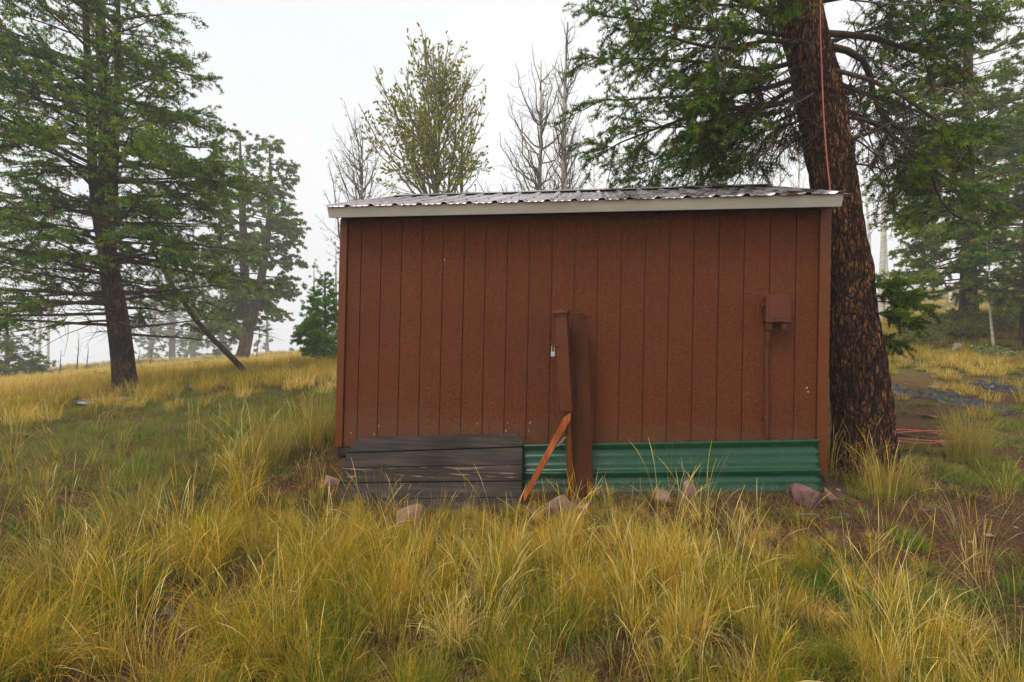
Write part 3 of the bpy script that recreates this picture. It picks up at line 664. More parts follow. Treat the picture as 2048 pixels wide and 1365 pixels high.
# ------------------------------------------------------------------ grass, drawn as tufts instanced in one object per kind
SRC = {}
def blade_mesh(name, n, h, spread, lean, width, segs, seed, curl=1., head=0, mat=None):
    r = np.random.default_rng(seed); K = segs+1; t = np.linspace(0, 1, K)
    az = r.uniform(0, 2*math.pi, n); rad = spread*np.sqrt(r.random(n)); b = np.stack([rad*np.cos(az), rad*np.sin(az), -.02+0*az], -1)
    az2 = az+r.normal(0, .7, n); ht = h*r.uniform(.45, 1.08, n); ln = lean*r.gamma(2., .5, n)+.04
    out = np.stack([np.cos(az2), np.sin(az2), 0*az2], -1)
    side = np.stack([-np.sin(az2), np.cos(az2), 0*az2], -1)
    # bends over towards the tip
    th = ln[:, None]*t**1.3*1.5*curl
    ds = ht[:, None]/segs
    dx = np.sin(th)*ds; dz = np.cos(th)*ds
    cx = np.concatenate([np.zeros((n, 1)), np.cumsum(dx[:, :-1], 1)], 1); cz = np.concatenate([np.zeros((n, 1)), np.cumsum(dz[:, :-1], 1)], 1)
    wob = (r.normal(0, .012, (n, 1))*t*ht[:, None]*6)
    P = b[:, None]+out[:, None]*cx[..., None]+np.array([0, 0, 1.])*cz[..., None]+side[:, None]*wob[..., None]
    wdt = width*r.uniform(.6, 1.3, n)[:, None]*(1-.8*t**2)
    if head: 
        wdt = wdt+head*np.exp(-((t-.9)/.08)**2)[None]*(r.random(n) < .9)[:, None]
    ra = r.uniform(0, math.pi, n); sd = side*np.cos(ra)[:, None]+out*np.sin(ra)[:, None]
    L_ = P-sd[:, None]*wdt[..., None]/2; R_ = P+sd[:, None]*wdt[..., None]/2
    V = np.stack([L_, R_], 2).reshape(-1, 3)
    base = (np.arange(n)*K*2)[:, None]; k = (np.arange(K-1)*2)[None]
    F = np.stack([base+k, base+k+1, base+k+3, base+k+2], -1).reshape(-1, 4)
    hue = np.repeat(r.random(n)**.9, K*2); tint = np.tile(np.repeat(t, 2), n)
    me = npmesh(name, V, F, {'tint': tint, 'hue': hue}); me.materials.append(mat); return me
def tuft_collection(key, meshes):
    c = bpy.data.collections.new(key)
    for i, me in enumerate(meshes):
        o = bpy.data.objects.new('%s_%02d' % (key, i), me); c.objects.link(o)
    SRC[key] = (c, len(meshes)); return c
def instancer(name, key, P, scale, gold, kindlabel, seed=0, tilt=.15, cat='grass'):
    c, n = SRC[key]; r = np.random.default_rng(seed); N = len(P)
    me = bpy.data.meshes.new(name); me.vertices.add(N); me.vertices.foreach_set('co', np.ascontiguousarray(P, np.float32).ravel())
    a = me.attributes.new('rot', 'FLOAT_VECTOR', 'POINT'); a.data.foreach_set('vector', np.stack([r.normal(0, tilt, N), r.normal(0, tilt, N), r.uniform(0, 6.283, N)], -1).astype(np.float32).ravel())
    sc3 = np.stack([scale, scale, scale*r.uniform(.85, 1.15, N)], -1)
    a = me.attributes.new('scl', 'FLOAT_VECTOR', 'POINT'); a.data.foreach_set('vector', sc3.astype(np.float32).ravel())
    a = me.attributes.new('idx', 'INT', 'POINT'); a.data.foreach_set('value', r.integers(0, n, N).astype(np.int32))
    a = me.attributes.new('gold', 'FLOAT', 'POINT'); a.data.foreach_set('value', np.asarray(gold, np.float32))
    o = bpy.data.objects.new(name, me); COL.objects.link(o)
    ng = bpy.data.node_groups.new(name+'_nodes', 'GeometryNodeTree')
    ng.interface.new_socket('Geometry', in_out='INPUT', socket_type='NodeSocketGeometry'); ng.interface.new_socket('Geometry', in_out='OUTPUT', socket_type='NodeSocketGeometry')
    N_ = ng.nodes; gi = N_.new('NodeGroupInput'); go = N_.new('NodeGroupOutput'); ip = N_.new('GeometryNodeInstanceOnPoints'); ci = N_.new('GeometryNodeCollectionInfo')
    ci.inputs['Collection'].default_value = c; ci.inputs['Separate Children'].default_value = True; ci.inputs['Reset Children'].default_value = True
    def na(nm, ty):
        q = N_.new('GeometryNodeInputNamedAttribute'); q.data_type = ty; q.inputs['Name'].default_value = nm; return [s for s in q.outputs if s.enabled][0]
    Lk = ng.links.new
    Lk(gi.outputs[0], ip.inputs['Points']); Lk(ci.outputs[0], ip.inputs['Instance']); ip.inputs['Pick Instance'].default_value = True
    Lk(na('idx', 'INT'), ip.inputs['Instance Index']); Lk(na('rot', 'FLOAT_VECTOR'), ip.inputs['Rotation']); Lk(na('scl', 'FLOAT_VECTOR'), ip.inputs['Scale'])
    Lk(ip.outputs[0], go.inputs[0])
    md = o.modifiers.new('scatter', 'NODES'); md.node_group = ng
    tag(o, kindlabel, cat, None, 'stuff'); return o
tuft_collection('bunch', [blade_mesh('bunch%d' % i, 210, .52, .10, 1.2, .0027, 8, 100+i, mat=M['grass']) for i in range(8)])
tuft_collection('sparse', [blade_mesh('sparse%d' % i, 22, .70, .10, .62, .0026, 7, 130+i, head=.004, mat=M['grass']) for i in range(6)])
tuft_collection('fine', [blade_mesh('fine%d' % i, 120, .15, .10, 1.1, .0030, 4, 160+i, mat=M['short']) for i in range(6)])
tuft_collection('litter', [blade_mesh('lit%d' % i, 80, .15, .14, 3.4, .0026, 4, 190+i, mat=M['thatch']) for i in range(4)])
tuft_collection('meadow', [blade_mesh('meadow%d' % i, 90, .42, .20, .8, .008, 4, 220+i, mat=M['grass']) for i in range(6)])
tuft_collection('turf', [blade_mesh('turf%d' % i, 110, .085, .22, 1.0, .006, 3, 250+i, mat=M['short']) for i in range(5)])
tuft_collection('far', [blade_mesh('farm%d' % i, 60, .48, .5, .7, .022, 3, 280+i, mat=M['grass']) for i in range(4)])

def inview(x, y, margin=160, zoff=.2):
    D = np.stack([x-CAM[0], y-CAM[1], 0*x+zoff], -1); d = D @ AF; u = 1024+FPX*(D @ AR)/np.maximum(d, .01)
    return (d > .6) & (u > -margin) & (u < 2048+margin)
BP = G(205, 812)
def near_wall(x, y): return np.where((x > -.5) & (x < 4.3), np.clip(.24+.75*(-y-.55)/1.1, .22, 1), 1.)
def clear(x, y, m=0.):
    ok = ~((x > XL-m) & (x < XR+m) & (y > -.05-m) & (y < DEP+m))
    ok &= ~((x > -.05) & (x < 1.66) & (y > -.50) & (y < 0)); ok &= ~((x > 1.5) & (x < 4.02) & (y > -.26) & (y < 0))
    ok &= ~(np.hypot(x-BP[0], y-BP[1]) < .55); ok &= ~(np.hypot(x-4.93, y-1.05) < .40+m); ok &= ~(np.hypot(x+8.32, y-5.25) < .3)
    return ok
def scatter(n, x0, x1, y0, y1, dens, seed, margin=600):
    r = np.random.default_rng(seed); x = r.uniform(x0, x1, n); y = r.uniform(y0, y1, n)
    k = inview(x, y, margin) & clear(x, y) & (r.random(n) < dens(x, y)); x, y = x[k], y[k]
    return np.stack([x, y, H(x, y)], -1), r
def gauss(x, y, cx, cy, sx, sy): return np.exp(-(((x-cx)/sx)**2+((y-cy)/sy)**2))
bare = lambda x, y: np.clip(1.25*gauss(x, y, 7.0, 3.6, 2.9, 3.0)+.75*gauss(x, y, 4.7, -.3, .7, .6)+.95*gauss(x, y, .15, -2.15, .45, .6)+.35*gauss(x, y, 5.3, -1.2, 1.0, 1.2)+.8*gauss(x, y, 9.5, 7, 3, 3.), 0, 1)
lawn = lambda x, y: np.clip((y-.15+.35*(x < -4))/.7, 0, 1)*np.clip((-.35-x)/.5, 0, 1)*np.clip((10.5-np.hypot(x-2, y+4))/1.5, 0, 1)     # short turf left of the shed
def d_bunch(x, y):
    cen = np.clip(1.35*gauss(x, y, 1.5, -1.5, 2.0, 1.7), 0, 1)
    f = .20+.85*cen; f = f*(1-.96*bare(x, y))*(1-.97*lawn(x, y)); cl = fbm(x*1.3+40, y*1.3, 2)
    return np.clip(f*np.clip((cl-.44+.30*cen)*9, 0, 1), 0, 1)*(x < 4.3)*np.where(y > -.75, .8, 1)
P, r = scatter(7000, -9, 8, -4.2, 3.2, d_bunch, 1); P = P[np.hypot(P[:, 0]-CAM[0], P[:, 1]-CAM[1]) > 1.25]
gold = np.clip(fbm(P[:, 0]*.8+7, P[:, 1]*.8, 2)*1.0-.12+.20*gauss(P[:, 0], P[:, 1], 1.4, -1.4, 2.2, 1.8)-.10*(P[:, 0] < -.6)-.04+r.normal(0, .22, len(P)), .03, 1)
near = np.clip((np.hypot(P[:, 0]-CAM[0], P[:, 1]-CAM[1])-1.2)/1.6, .55, 1)
sc = r.uniform(.5, 1.15, len(P))*near*np.where(P[:, 0] > 3.0, .62, 1)*np.where(P[:, 1] > .3, .8, 1)*near_wall(P[:, 0], P[:, 1])*np.where(P[:, 0] < -.8, .64, 1)
instancer('bunch_grass', 'bunch', P, sc, gold, 'tall golden bunch grass filling the foreground before the shed', 1, .12)
print('bunch', len(P))
def d_sparse(x, y): return np.clip(.9*gauss(x, y, 1.6, -1.2, 2.6, 1.9)+.14, 0, 1)*(1-.8*lawn(x, y))*(1-.5*bare(x, y))
P, r = scatter(1500, -6, 7, -4.0, 2.0, d_sparse, 2); P = P[np.hypot(P[:, 0]-CAM[0], P[:, 1]-CAM[1]) > 1.3]
sc = r.uniform(.5, 1.1, len(P))*np.clip((np.hypot(P[:, 0]-CAM[0], P[:, 1]-CAM[1]))/2.8, .5, 1)*np.clip(near_wall(P[:, 0], P[:, 1])+.4*(r.random(len(P)) < .4), 0, 1)
instancer('seed_grass', 'sparse', P, sc, np.clip(r.normal(.78, .15, len(P)), .3, 1), 'thin seeding grass stalks rising above the bunch grass', 2, .1)
P, r = scatter(15000, -9, 9, -4.2, 5, lambda x, y: np.clip(.10+.95*fbm(x*1.1+3, y*1.1+9, 2)-.2, 0, 1)*(1-.80*bare(x, y)), 3)
gold = np.clip(fbm(P[:, 0]*.6+2, P[:, 1]*.6+1, 2)*1.2-.32+r.normal(0, .14, len(P)), 0, 1)
instancer('short_grass', 'fine', P, r.uniform(.5, 1.35, len(P))*np.clip(near_wall(P[:, 0], P[:, 1])+.3, 0, 1), gold, 'short green grass growing between the golden tufts', 3, .2)
print('fine', len(P))
P, r = scatter(16000, -7, 9, -4.2, 7, lambda x, y: .75*(1-.9*np.clip(bare(x, y)*1.6, 0, 1)), 4)
instancer('dry_litter', 'litter', P, r.uniform(.6, 1.3, len(P)), np.clip(r.normal(.7, .25, len(P)), .1, 1), 'fallen dry grass and needles matting the soil', 4, .3, 'litter')
# turf of the lawn area and the meadow beyond
P, r = scatter(9000, -16, 14, 0, 12, lambda x, y: np.clip(.25+lawn(x, y)+.3*fbm(x*.7, y*.7), 0, 1)*(1-.85*bare(x, y))*(np.hypot(x-2, y+4) > 5), 5)
gold = np.clip(fbm(P[:, 0]*.7+12, P[:, 1]*.7+1, 3)*1.5-.42+r.normal(0, .12, len(P)), 0, 1)
instancer('turf_grass', 'turf', P, r.uniform(.5, 1.3, len(P)), gold, 'short olive turf on the slope left of the shed', 5, .2)
print('turf', len(P))
def d_meadow(x, y):
    rr = np.hypot(x-2, y+4); far = np.clip((rr-9.5)/3, .0, 1)
    return np.clip((.2+1.0*fbm(x*.5, y*.5+8, 2))*far, 0, 1)*(1-.9*bare(x, y))*(1-.75*lawn(x, y))
P, r = scatter(26000, -34, 26, 2, 30, d_meadow, 6); 
gold = np.clip(.74+.5*(fbm(P[:, 0]*.35+2, P[:, 1]*.35+5, 3)-.5)*2-.30*(P[:, 0] > 5)+r.normal(0, .1, len(P)), .1, 1)
instancer('meadow_grass', 'meadow', P, r.uniform(.5, 1.15, len(P))*np.where(P[:, 0] > 5, .8, 1.0), gold, 'tawny meadow grass covering the slopes further off', 6, .12)
print('meadow', len(P))
P, r = scatter(9000, -75, 70, 22, 85, lambda x, y: .6+0*x, 7)
instancer('distant_grass', 'far', P, r.uniform(.7, 1.2, len(P)), np.clip(r.normal(.7, .15, len(P)), .1, 1), 'faded distant meadow grass in the fog', 7, .1)
# distinct clumps as things of their own
def clump(u, v, h, n, spread, seed, label, gold=.6, lean=.75):
    p = G(u, v); me = blade_mesh('grass_clump', n, h, spread, lean, .0034, 8, seed, mat=M['clump'])
    o = link('grass_clump', me, None, None, p); return tag(o, label, 'grass clump')
def clump_mat():
    m = NT('clump_grass'); t = m.n('ShaderNodeAttribute', attribute_name='tint'); h = m.n('ShaderNodeAttribute', attribute_name='hue')
    f = m.mul(m.mul(t.outputs['Fac'], .55), m.mul(h.outputs['Fac'], .6), 'ADD')
    c = m.ramp(f, [(.0, (.10, .11, .02)), (.25, (.20, .20, .03)), (.5, (.40, .31, .05)), (.9, (.58, .43, .12))]); m.set(c, .7, 0, .12)
    tr = m.n('ShaderNodeBsdfTranslucent'); m.l(c, tr.inputs['Color']); ms = m.n('ShaderNodeMixShader'); ms.inputs[0].default_value = .3
    m.l(m.p.outputs[0], ms.inputs[1]); m.l(tr.outputs[0], ms.inputs[2]); m.l(ms.outputs[0], m.out.inputs['Surface']); return m.m
M['clump'] = clump_mat()
clump(1935, 925, .72, 520, .17, 501, 'big round golden grass clump right of the large trunk')
clump(548, 935, .62, 330, .13, 502, 'pale upright grass clump on the short turf left of the shed', lean=.5)
clump(640, 895, .68, 300, .12, 503, 'tall pale grass clump beside the left corner of the shed', lean=.5)
clump(265, 1085, .55, 420, .16, 504, 'golden tussock in the left foreground')
clump(120, 1190, .55, 420, .16, 505, 'golden tussock at the left edge of the foreground')
clump(1780, 985, .42, 480, .18, 506, 'low green grass tuft in front of the large trunk', lean=.9)
for i, (u, v) in enumerate(((192, 1292), (436, 1287), (262, 1235))):
    p = G(u, v); bm = bmesh.new(); rr = random.Random(i)
    for k in range(9):
        a = k*math.pi*2/9; q = [Vector((0, 0, 0)), Vector((.006*math.cos(a-.3), .006*math.sin(a-.3), .003)), Vector((.012*math.cos(a), .012*math.sin(a), .004)), Vector((.006*math.cos(a+.3), .006*math.sin(a+.3), .003))]
        bm.faces.new([bm.verts.new(x+p_) for x, p_ in zip(q, [Vector(p)+Vector((0, 0, .06))]*4)])
    o = link('flower', bm_mesh(bm, 'flower'), M['flower'])
    tag(o, ('tiny yellow flower at the far lower left', 'tiny yellow flower by the fallen twigs lower left', 'tiny yellow flower between tussocks lower left')[i], 'flower')

# ------------------------------------------------------------------ trees
def interp_path(P, t):
    """P (N,K,3), t (N,) in 0..1 -> pos, tangent"""
    N, K = P.shape[:2]; x = np.clip(t, 0, 1)*(K-1); i = np.minimum(x.astype(int), K-2); f = (x-i)[:, None]; a = P[np.arange(N), i]; b = P[np.arange(N), i+1]
    T = b-a; return a+T*f, T/(np.linalg.norm(T, axis=1, keepdims=True)+1e-9)
def plen(P): return np.linalg.norm(np.diff(P, axis=1), axis=2).sum(1)
def children(P, spacing, t0, t1, ang, lfun, K, rng, droop=0., fwd=0., flat=True, jitter=.25, wig=.04):
    L = plen(P); cnt = np.maximum((L*(t1-t0)/spacing).astype(int), 1); par = np.repeat(np.arange(len(P)), cnt)
    n = len(par); t = t0+(t1-t0)*rng.random(n); pos, T = interp_path(P[par], t)
    up = np.array([0, 0, 1.]); B = np.cross(T, up); B /= np.linalg.norm(B, axis=1, keepdims=True)+1e-6
    C = np.cross(B, T)
    if flat: ph = np.where(rng.random(n) < .5, 0, math.pi)+rng.normal(0, .45, n)
    else: ph = rng.uniform(0, 2*math.pi, n)
    sd = B*np.cos(ph)[:, None]+C*np.sin(ph)[:, None]; a = ang+rng.normal(0, jitter, n)
    D = T*np.cos(a)[:, None]+sd*np.sin(a)[:, None]; l = lfun(t, L[par], rng)
    s = np.linspace(0, 1, K)
    dr = droop+rng.normal(0, abs(droop)*.3+.03, n)
    Q = pos[:, None]+D[:, None]*(s[None]*l[:, None])[..., None]+T[:, None]*(fwd*s[None]**2*l[:, None])[..., None]
    Q[..., 2] -= (dr*l)[:, None]*s[None]**2
    w_ = np.cumsum(rng.normal(0, wig, (n, K, 3)), 1)*l[:, None, None]/math.sqrt(K); w_[:, 0] = 0
    return Q+w_, par, t
def needles(acc, P, per_m, ln, wd, rng, t0=0., spread=.75, tbase=.5, tvar=.18, clump=None, maxn=None):
    L = plen(P)
    if maxn: per_m = maxn/(L.sum()*(1-t0))
    cnt = np.maximum(rng.poisson(L*(1-t0)*per_m), 0); par = np.repeat(np.arange(len(P)), cnt); n = len(par)
    t = t0+(1-t0)*rng.random(n); pos, T = interp_path(P[par], t)
    R_ = rng.normal(0, 1, (n, 3)); R_ -= (R_*T).sum(1, keepdims=True)*T; R_ /= np.linalg.norm(R_, axis=1, keepdims=True)+1e-6
    R_[:, 2] += .15
    D = T*(1-spread)+R_*spread; D /= np.linalg.norm(D, axis=1, keepdims=True); l = ln*rng.uniform(.6, 1.2, n)
    S_ = np.cross(D, rng.normal(0, 1, (n, 3))); S_ /= np.linalg.norm(S_, axis=1, keepdims=True)+1e-6; w_ = (wd*rng.uniform(.7, 1.3, n)/2)[:, None]
    V = np.stack([pos-S_*w_, pos+S_*w_, pos+D*l[:, None]], 1).reshape(-1, 3)
    pv = np.clip(rng.normal(tbase, tvar, len(P)), 0, .94); brown = rng.random(len(P)) < .018; pv = np.where(brown, .99, pv)
    tint = np.repeat(np.clip(pv[par]+rng.normal(0, .05, n)*(~brown[par]), 0, 1), 3)
    acc.add(V, np.arange(n*3).reshape(-1, 3), tint)
def trunk_mesh(name, pts, radii, mat, parent, sides=20, n=60, ridge=0., seed=0, flare=0., fq=3.2):
    P = resample(np.array(pts, float), n); r = np.interp(np.linspace(0, 1, n), np.linspace(0, 1, len(radii)), radii)
    V, F = tubes(P[None], r[None], sides); V = V.reshape(n, sides, 3)
    if ridge or flare:
        for i in range(n):
            hgt = P[i][2]-P[0][2]
            for j in range(sides):
                d = V[i, j]-P[i]; a = math.atan2(d[1], d[0]); q = Vector((math.cos(a)*fq, math.sin(a)*fq, P[i][2]*.9+seed))
                k = 1+ridge*mnoise.fractal(Vector((q.x*2.2, q.y*2.2, q.z*1.6)), 1, 2, 4)+flare*math.exp(-max(hgt, 0)/.28)*(.6+.5*math.sin(a*4+seed))
                V[i, j] = P[i]+d*k
    V = V.reshape(-1, 3); c = len(V); V = np.vstack([V, P[-1:]+[0, 0, r[-1]]]); s = np.arange(sides)
    T = np.stack([c-sides+s, c-sides+(s+1) % sides, np.full(sides, c)], -1)
    return link(name, npmesh(name, V, [F, T], {'tint': np.zeros(len(V))}, True), mat, parent)
def at_height(pts, z):
    P = resample(np.array(pts, float), 80); return np.array([np.interp(z, P[:, 2], P[:, k]) for k in range(3)])
def conifer(name, label, cat, base, stems, Lfun, zrange, nprim, rng, elev=lambda h: 0., droop=.12, l2=.34, sp2=.14, sp3=.09, l3=.22, nl=.05, nw=.012, mats=('bark_dark', 'twig', 'fir'),
            tubes3=False, ridge=.1, group=None, dead_below=None, sides=16, tb=.5, tv=.18, flare=.2, maxn=20000, dens=None, up=.0, dead_n=0, r1=.012):
    root = empty(name, base, label, cat, group); acc = Acc(); wood = Acc()
    for pts, radii in stems: trunk_mesh('trunk', pts, radii, M[mats[0]], root, sides, 46, ridge, rng.integers(99), flare)
    prim = []; alive = []
    z0, z1 = zrange
    for i in range(nprim):
        pts, radii = stems[i % len(stems)]; f = (i+rng.random())/nprim; h = z0+(z1-z0)*f
        lo = min(p[2] for p in pts); hi = max(p[2] for p in pts); z = base[2]+h
        if z < lo+.1: pts = stems[0][0]
        if z > max(p[2] for p in pts): z = max(p[2] for p in pts)-.05
        c = at_height(pts, z); az = rng.uniform(0, 2*math.pi) if i % 5 else i*2.4; L = Lfun(h, az)*rng.uniform(.62, 1.12); e = elev(h)+rng.normal(0, .10)
        s = np.linspace(0, 1, 10); a = np.array([math.cos(az), math.sin(az), 0])
        Q = c+a*(s*L*math.cos(e))[:, None]; Q[:, 2] += L*(math.sin(e)*s-droop*s**2+up*s**3)
        Q += np.cumsum(rng.normal(0, .010, (10, 3)), 0)*L*np.linspace(0, 1, 10)[:, None]
        prim.append(Q); alive.append(not (dead_below and h < dead_below and rng.random() < .55))
    prim = np.array(prim); alive = np.array(alive); Lp = plen(prim)
    s = np.linspace(1, .12, 10); V, F = tubes(prim, (.006+r1*Lp)[:, None]*s[None], 5); wood.add(V, F)
    P2, par, t = children(prim, sp2, .12, 1., 1.0, lambda t, L, r: (l2*L*(1.08-t)**.7*r.uniform(.5, 1.1, len(t))+.10), 6, rng, droop=.10, fwd=.15)
    V, F = tubes(P2, (.0025+.006*plen(P2))[:, None]*np.linspace(1, .25, 6)[None], 3); wood.add(V, F)
    k = alive[par]
    if dens is not None: k &= rng.random(len(P2)) < dens(P2[:, 3])
    # foliage keeps to the outer part of each branch
    k &= (t > .22+.12*rng.random(len(t))); P2a = P2[k]
    P3, par3, t3 = children(P2a, sp3, .1, 1., .8, lambda t, L, r: (l3*L*(1.1-t)*r.uniform(.6, 1.2, len(t))+.07), 4, rng, droop=.15, fwd=.2)
    if tubes3:
        V, F = tubes(P3, (.0016+0*plen(P3))[:, None]*np.linspace(1, .5, 4)[None], 3); wood.add(V, F)
    needles(acc, P3, 0, nl, nw, rng, tbase=tb, tvar=tv, maxn=int(maxn*.8)); needles(acc, P2a, 0, nl, nw, rng, t0=.2, tbase=tb, tvar=tv, maxn=int(maxn*.2))
    link('branches', wood.mesh('branches'), M[mats[1]], root); link('foliage', acc.mesh('foliage'), M[mats[2]], root)
    print(name, 'needles', acc.n//3, 'wood', wood.n); return root

# --- the large fir at the right end of the shed, its limbs laid out one by one
rng = np.random.default_rng(77)
def big_tree():
    pts = [W(1727, 985, 4.72), W(1728, 940, 4.78), W(1722, 800, 4.8), W(1700, 600, 4.88), W(1673, 400, 4.98), W(1638, 200, 5.1), W(1600, 20, 5.25), W(1570, -160, 5.5), W(1540, -400, 5.9), W(1520, -700, 6.3)]
    pts = [np.array(p) for p in pts]; pts[0][2] = -.35
    root = empty('fir_tree', pts[1], 'huge leaning fir with orange flaked bark at the right end of the shed', 'tree')
    rad = [.305, .255, .235, .212, .190, .205, .19, .165, .13, .08]
    trunk_mesh('trunk', pts, rad, M['bark_fir'], root, 100, 300, .20, 3, .34, 6.5)
    acc = Acc(); deadw = Acc()
    TR_ = resample(np.array(pts), 200)
    def tz(v):       # trunk centre at photo row v
        i = np.argmin([abs(v-(682.5-FPX*((p-CAM) @ AU)/((p-CAM) @ AF))) for p in TR_]); return TR_[i]
    limbs = [  # (row on the trunk, [(u, v, depth)...], radius, foliage density)
     (70, [(1500, 62, 5.3), (1390, 50, 5.5), (1290, 30, 5.7), (1210, 20, 5.9)], .045, 1.),
     (110, [(1520, 138, 5.3), (1400, 120, 5.6), (1280, 110, 5.9), (1195, 105, 6.1)], .045, 1.),
     (150, [(1540, 205, 5.4), (1440, 255, 5.8), (1340, 300, 6.0), (1240, 330, 6.2)], .045, 1.),
     (135, [(1545, 175, 5.1), (1440, 190, 5.2), (1310, 200, 5.3), (1180, 215, 5.5)], .05, 1.),
     (210, [(1570, 235, 5.4), (1480, 285, 5.8), (1395, 320, 6.1), (1300, 345, 6.2)], .035, .8),
     (40, [(1540, 30, 5.0), (1450, -10, 4.9), (1370, -60, 4.8)], .05, 1.),
     (90, [(1540, 80, 4.9), (1440, 90, 4.7), (1340, 70, 4.6), (1280, 40, 4.6)], .04, .9),
     (180, [(1530, 215, 5.2), (1410, 225, 5.3), (1290, 270, 5.5), (1190, 310, 5.7)], .045, 1.),
     (60, [(1540, 20, 5.8), (1440, 10, 6.2), (1350, 20, 6.6), (1290, 60, 6.8)], .04, 1.),
     (225, [(1580, 250, 5.6), (1530, 262, 6.0), (1500, 300, 6.4), (1450, 345, 6.6)], .028, .35),
     (165, [(1560, 225, 5.6), (1470, 225, 6.0), (1370, 250, 6.3), (1270, 255, 6.6)], .04, .95),
     (62, [(1740, 72, 5.3), (1830, 95, 5.3), (1900, 105, 5.4), (1960, 150, 5.5)], .055, .45),
     (85, [(1725, 120, 5.3), (1758, 220, 5.5), (1840, 300, 5.6), (1880, 400, 5.7), (1930, 450, 5.9)], .055, .42),
     (150, [(1730, 190, 5.6), (1800, 215, 6.0), (1870, 240, 6.4), (1950, 290, 6.8)], .04, .6),
     (230, [(1745, 245, 5.1), (1790, 285, 5.1), (1850, 300, 5.2), (1900, 330, 5.3)], .03, .35),
     (290, [(1780, 250, 5.0), (1870, 175, 5.1), (1930, 160, 5.1), (1990, 146, 5.2)], .028, .0),
     (320, [(1758, 340, 5.0), (1785, 385, 5.0), (1800, 440, 5.1)], .018, .2),
     (10, [(1750, -15, 5.2), (1860, -10, 5.2), (1950, 30, 5.3)], .05, .9),
     (200, [(1770, 260, 5.9), (1850, 330, 6.3), (1930, 370, 6.8), (2010, 400, 7.1)], .04, .8),
     (100, [(1740, 60, 6.), (1830, 40, 6.6), (1920, 60, 7.0)], .04, .6),
     (130, [(1740, 160, 4.7), (1820, 200, 4.4), (1900, 250, 4.3), (1960, 300, 4.2)], .035, .2),
     (250, [(1640, 255, 4.9), (1605, 240, 4.9), (1570, 268, 4.9)], .022, .0),
     (180, [(1600, 200, 5.4), (1560, 290, 5.9), (1530, 350, 6.3)], .022, .15),
     (260, [(1600, 275, 5.4), (1560, 310, 5.8), (1520, 365, 6.3)], .02, .10),
     (150, [(1590, 185, 5.0), (1530, 250, 5.0), (1490, 330, 5.2)], .018, .06),
     (230, [(1600, 250, 5.5), (1540, 300, 5.9), (1470, 350, 6.4)], .018, .08),
     (120, [(1560, 150, 5.0), (1500, 210, 4.9), (1450, 290, 5.0)], .018, .12),
     (200, [(1700, 230, 5.0), (1740, 300, 5.0), (1750, 370, 5.1)], .016, .05),
     (250, [(1730, 290, 5.6), (1790, 350, 6.0), (1830, 430, 6.4)], .018, .15),
     (-60, [(1480, -90, 5.3), (1380, -110, 5.2), (1280, -100, 5.2)], .05, 1.),
     (-100, [(1680, -140, 5.3), (1800, -150, 5.2), (1920, -120, 5.2)], .05, 1.),
     (-150, [(1500, -200, 5.9), (1400, -260, 6.2), (1330, -280, 6.4)], .05, .9),
     (-60, [(1600, -90, 4.7), (1590, -120, 4.0), (1560, -150, 3.6)], .05, .8),
     (-220, [(1650, -260, 6.), (1750, -300, 6.2), (1820, -340, 6.2)], .04, .9),
    ]
    for v, path, r0, dn in limbs:
        P = resample(np.array([tz(v)]+[W(*q) for q in path]), 16)
        P += np.cumsum(rng.normal(0, .012, P.shape), 0)*np.linspace(0, 1, 16)[:, None]
        wood = Acc(); V, F = tubes(P[None], (r0*.72*np.linspace(1, .16, 16))[None], 8); wood.add(V, F)
        P2, par, t = children(P[None], .062, .14, 1., 1.0, lambda t, L, r: .80*(1.18-t)**.5*r.uniform(.35, 1.1, len(t))*min(1., .45+dn), 8, rng, droop=.26, fwd=.22, flat=False, wig=.05)
        V, F = tubes(P2, (.0035+.007*plen(P2))[:, None]*np.linspace(1, .25, 8)[None], 4); wood.add(V, F)
        k = (rng.random(len(P2)) < dn) & (t > .22)
        P3, p3, t3 = children(P2, .07, .12, 1., .85, lambda t, L, r: .33*(1.15-t)*r.uniform(.4, 1.2, len(t))*np.minimum(L*2.2, 1), 4, rng, droop=.12, fwd=.25, wig=.06)
        V, F = tubes(P3, .0024*np.linspace(1, .5, 4)[None]+np.zeros((len(P3), 1)), 3); wood.add(V, F)
        k3 = k[p3]; Pf = P3[k3]
        if len(Pf):
            needles(acc, Pf, 260, .038, .009, rng, tbase=.42, tvar=.20, spread=.7)
            P4, p4, t4 = children(Pf, .064, .2, 1., .8, lambda t, L, r: .12*r.uniform(.5, 1.2, len(t)), 3, rng, droop=.05, fwd=.2)
            needles(acc, P4, 330, .038, .009, rng, tbase=.45, tvar=.20, spread=.7)
            
        if k.any(): needles(acc, P2[k], 160, .030, .0042, rng, t0=.45, tbase=.4)
        link('branch', wood.mesh('branch'), M['twig'], root)
    # low green sprays on the right of the trunk
    for v, path in ((605, [(1775, 604, 4.75), (1815, 604, 4.8), (1858, 616, 4.8)]), (640, [(1770, 625, 4.7), (1805, 630, 4.65)]), (690, [(1770, 680, 4.8), (1805, 692, 4.85)]), (620, [(1780, 630, 4.9), (1830, 650, 5.0)]), (600, [(1780, 590, 5.0), (1840, 585, 5.1)]), (585, [(1765, 570, 4.7), (1800, 560, 4.7)])):
        P = resample(np.array([tz(v)]+[W(*q) for q in path]), 8); V, F = tubes(P[None], (.008*np.linspace(1, .3, 8))[None], 5); wood = Acc(); wood.add(V, F)
        P2, par, t = children(P[None], .009, .35, 1., .9, lambda t, L, r: .13*r.uniform(.4, 1.1, len(t)), 5, rng, droop=.2, fwd=.2, flat=False)
        needles(acc, P2, 800, .034, .0075, rng, tbase=.42, spread=.65); V, F = tubes(P2, .002*np.ones((len(P2), 5)), 3); wood.add(V, F)
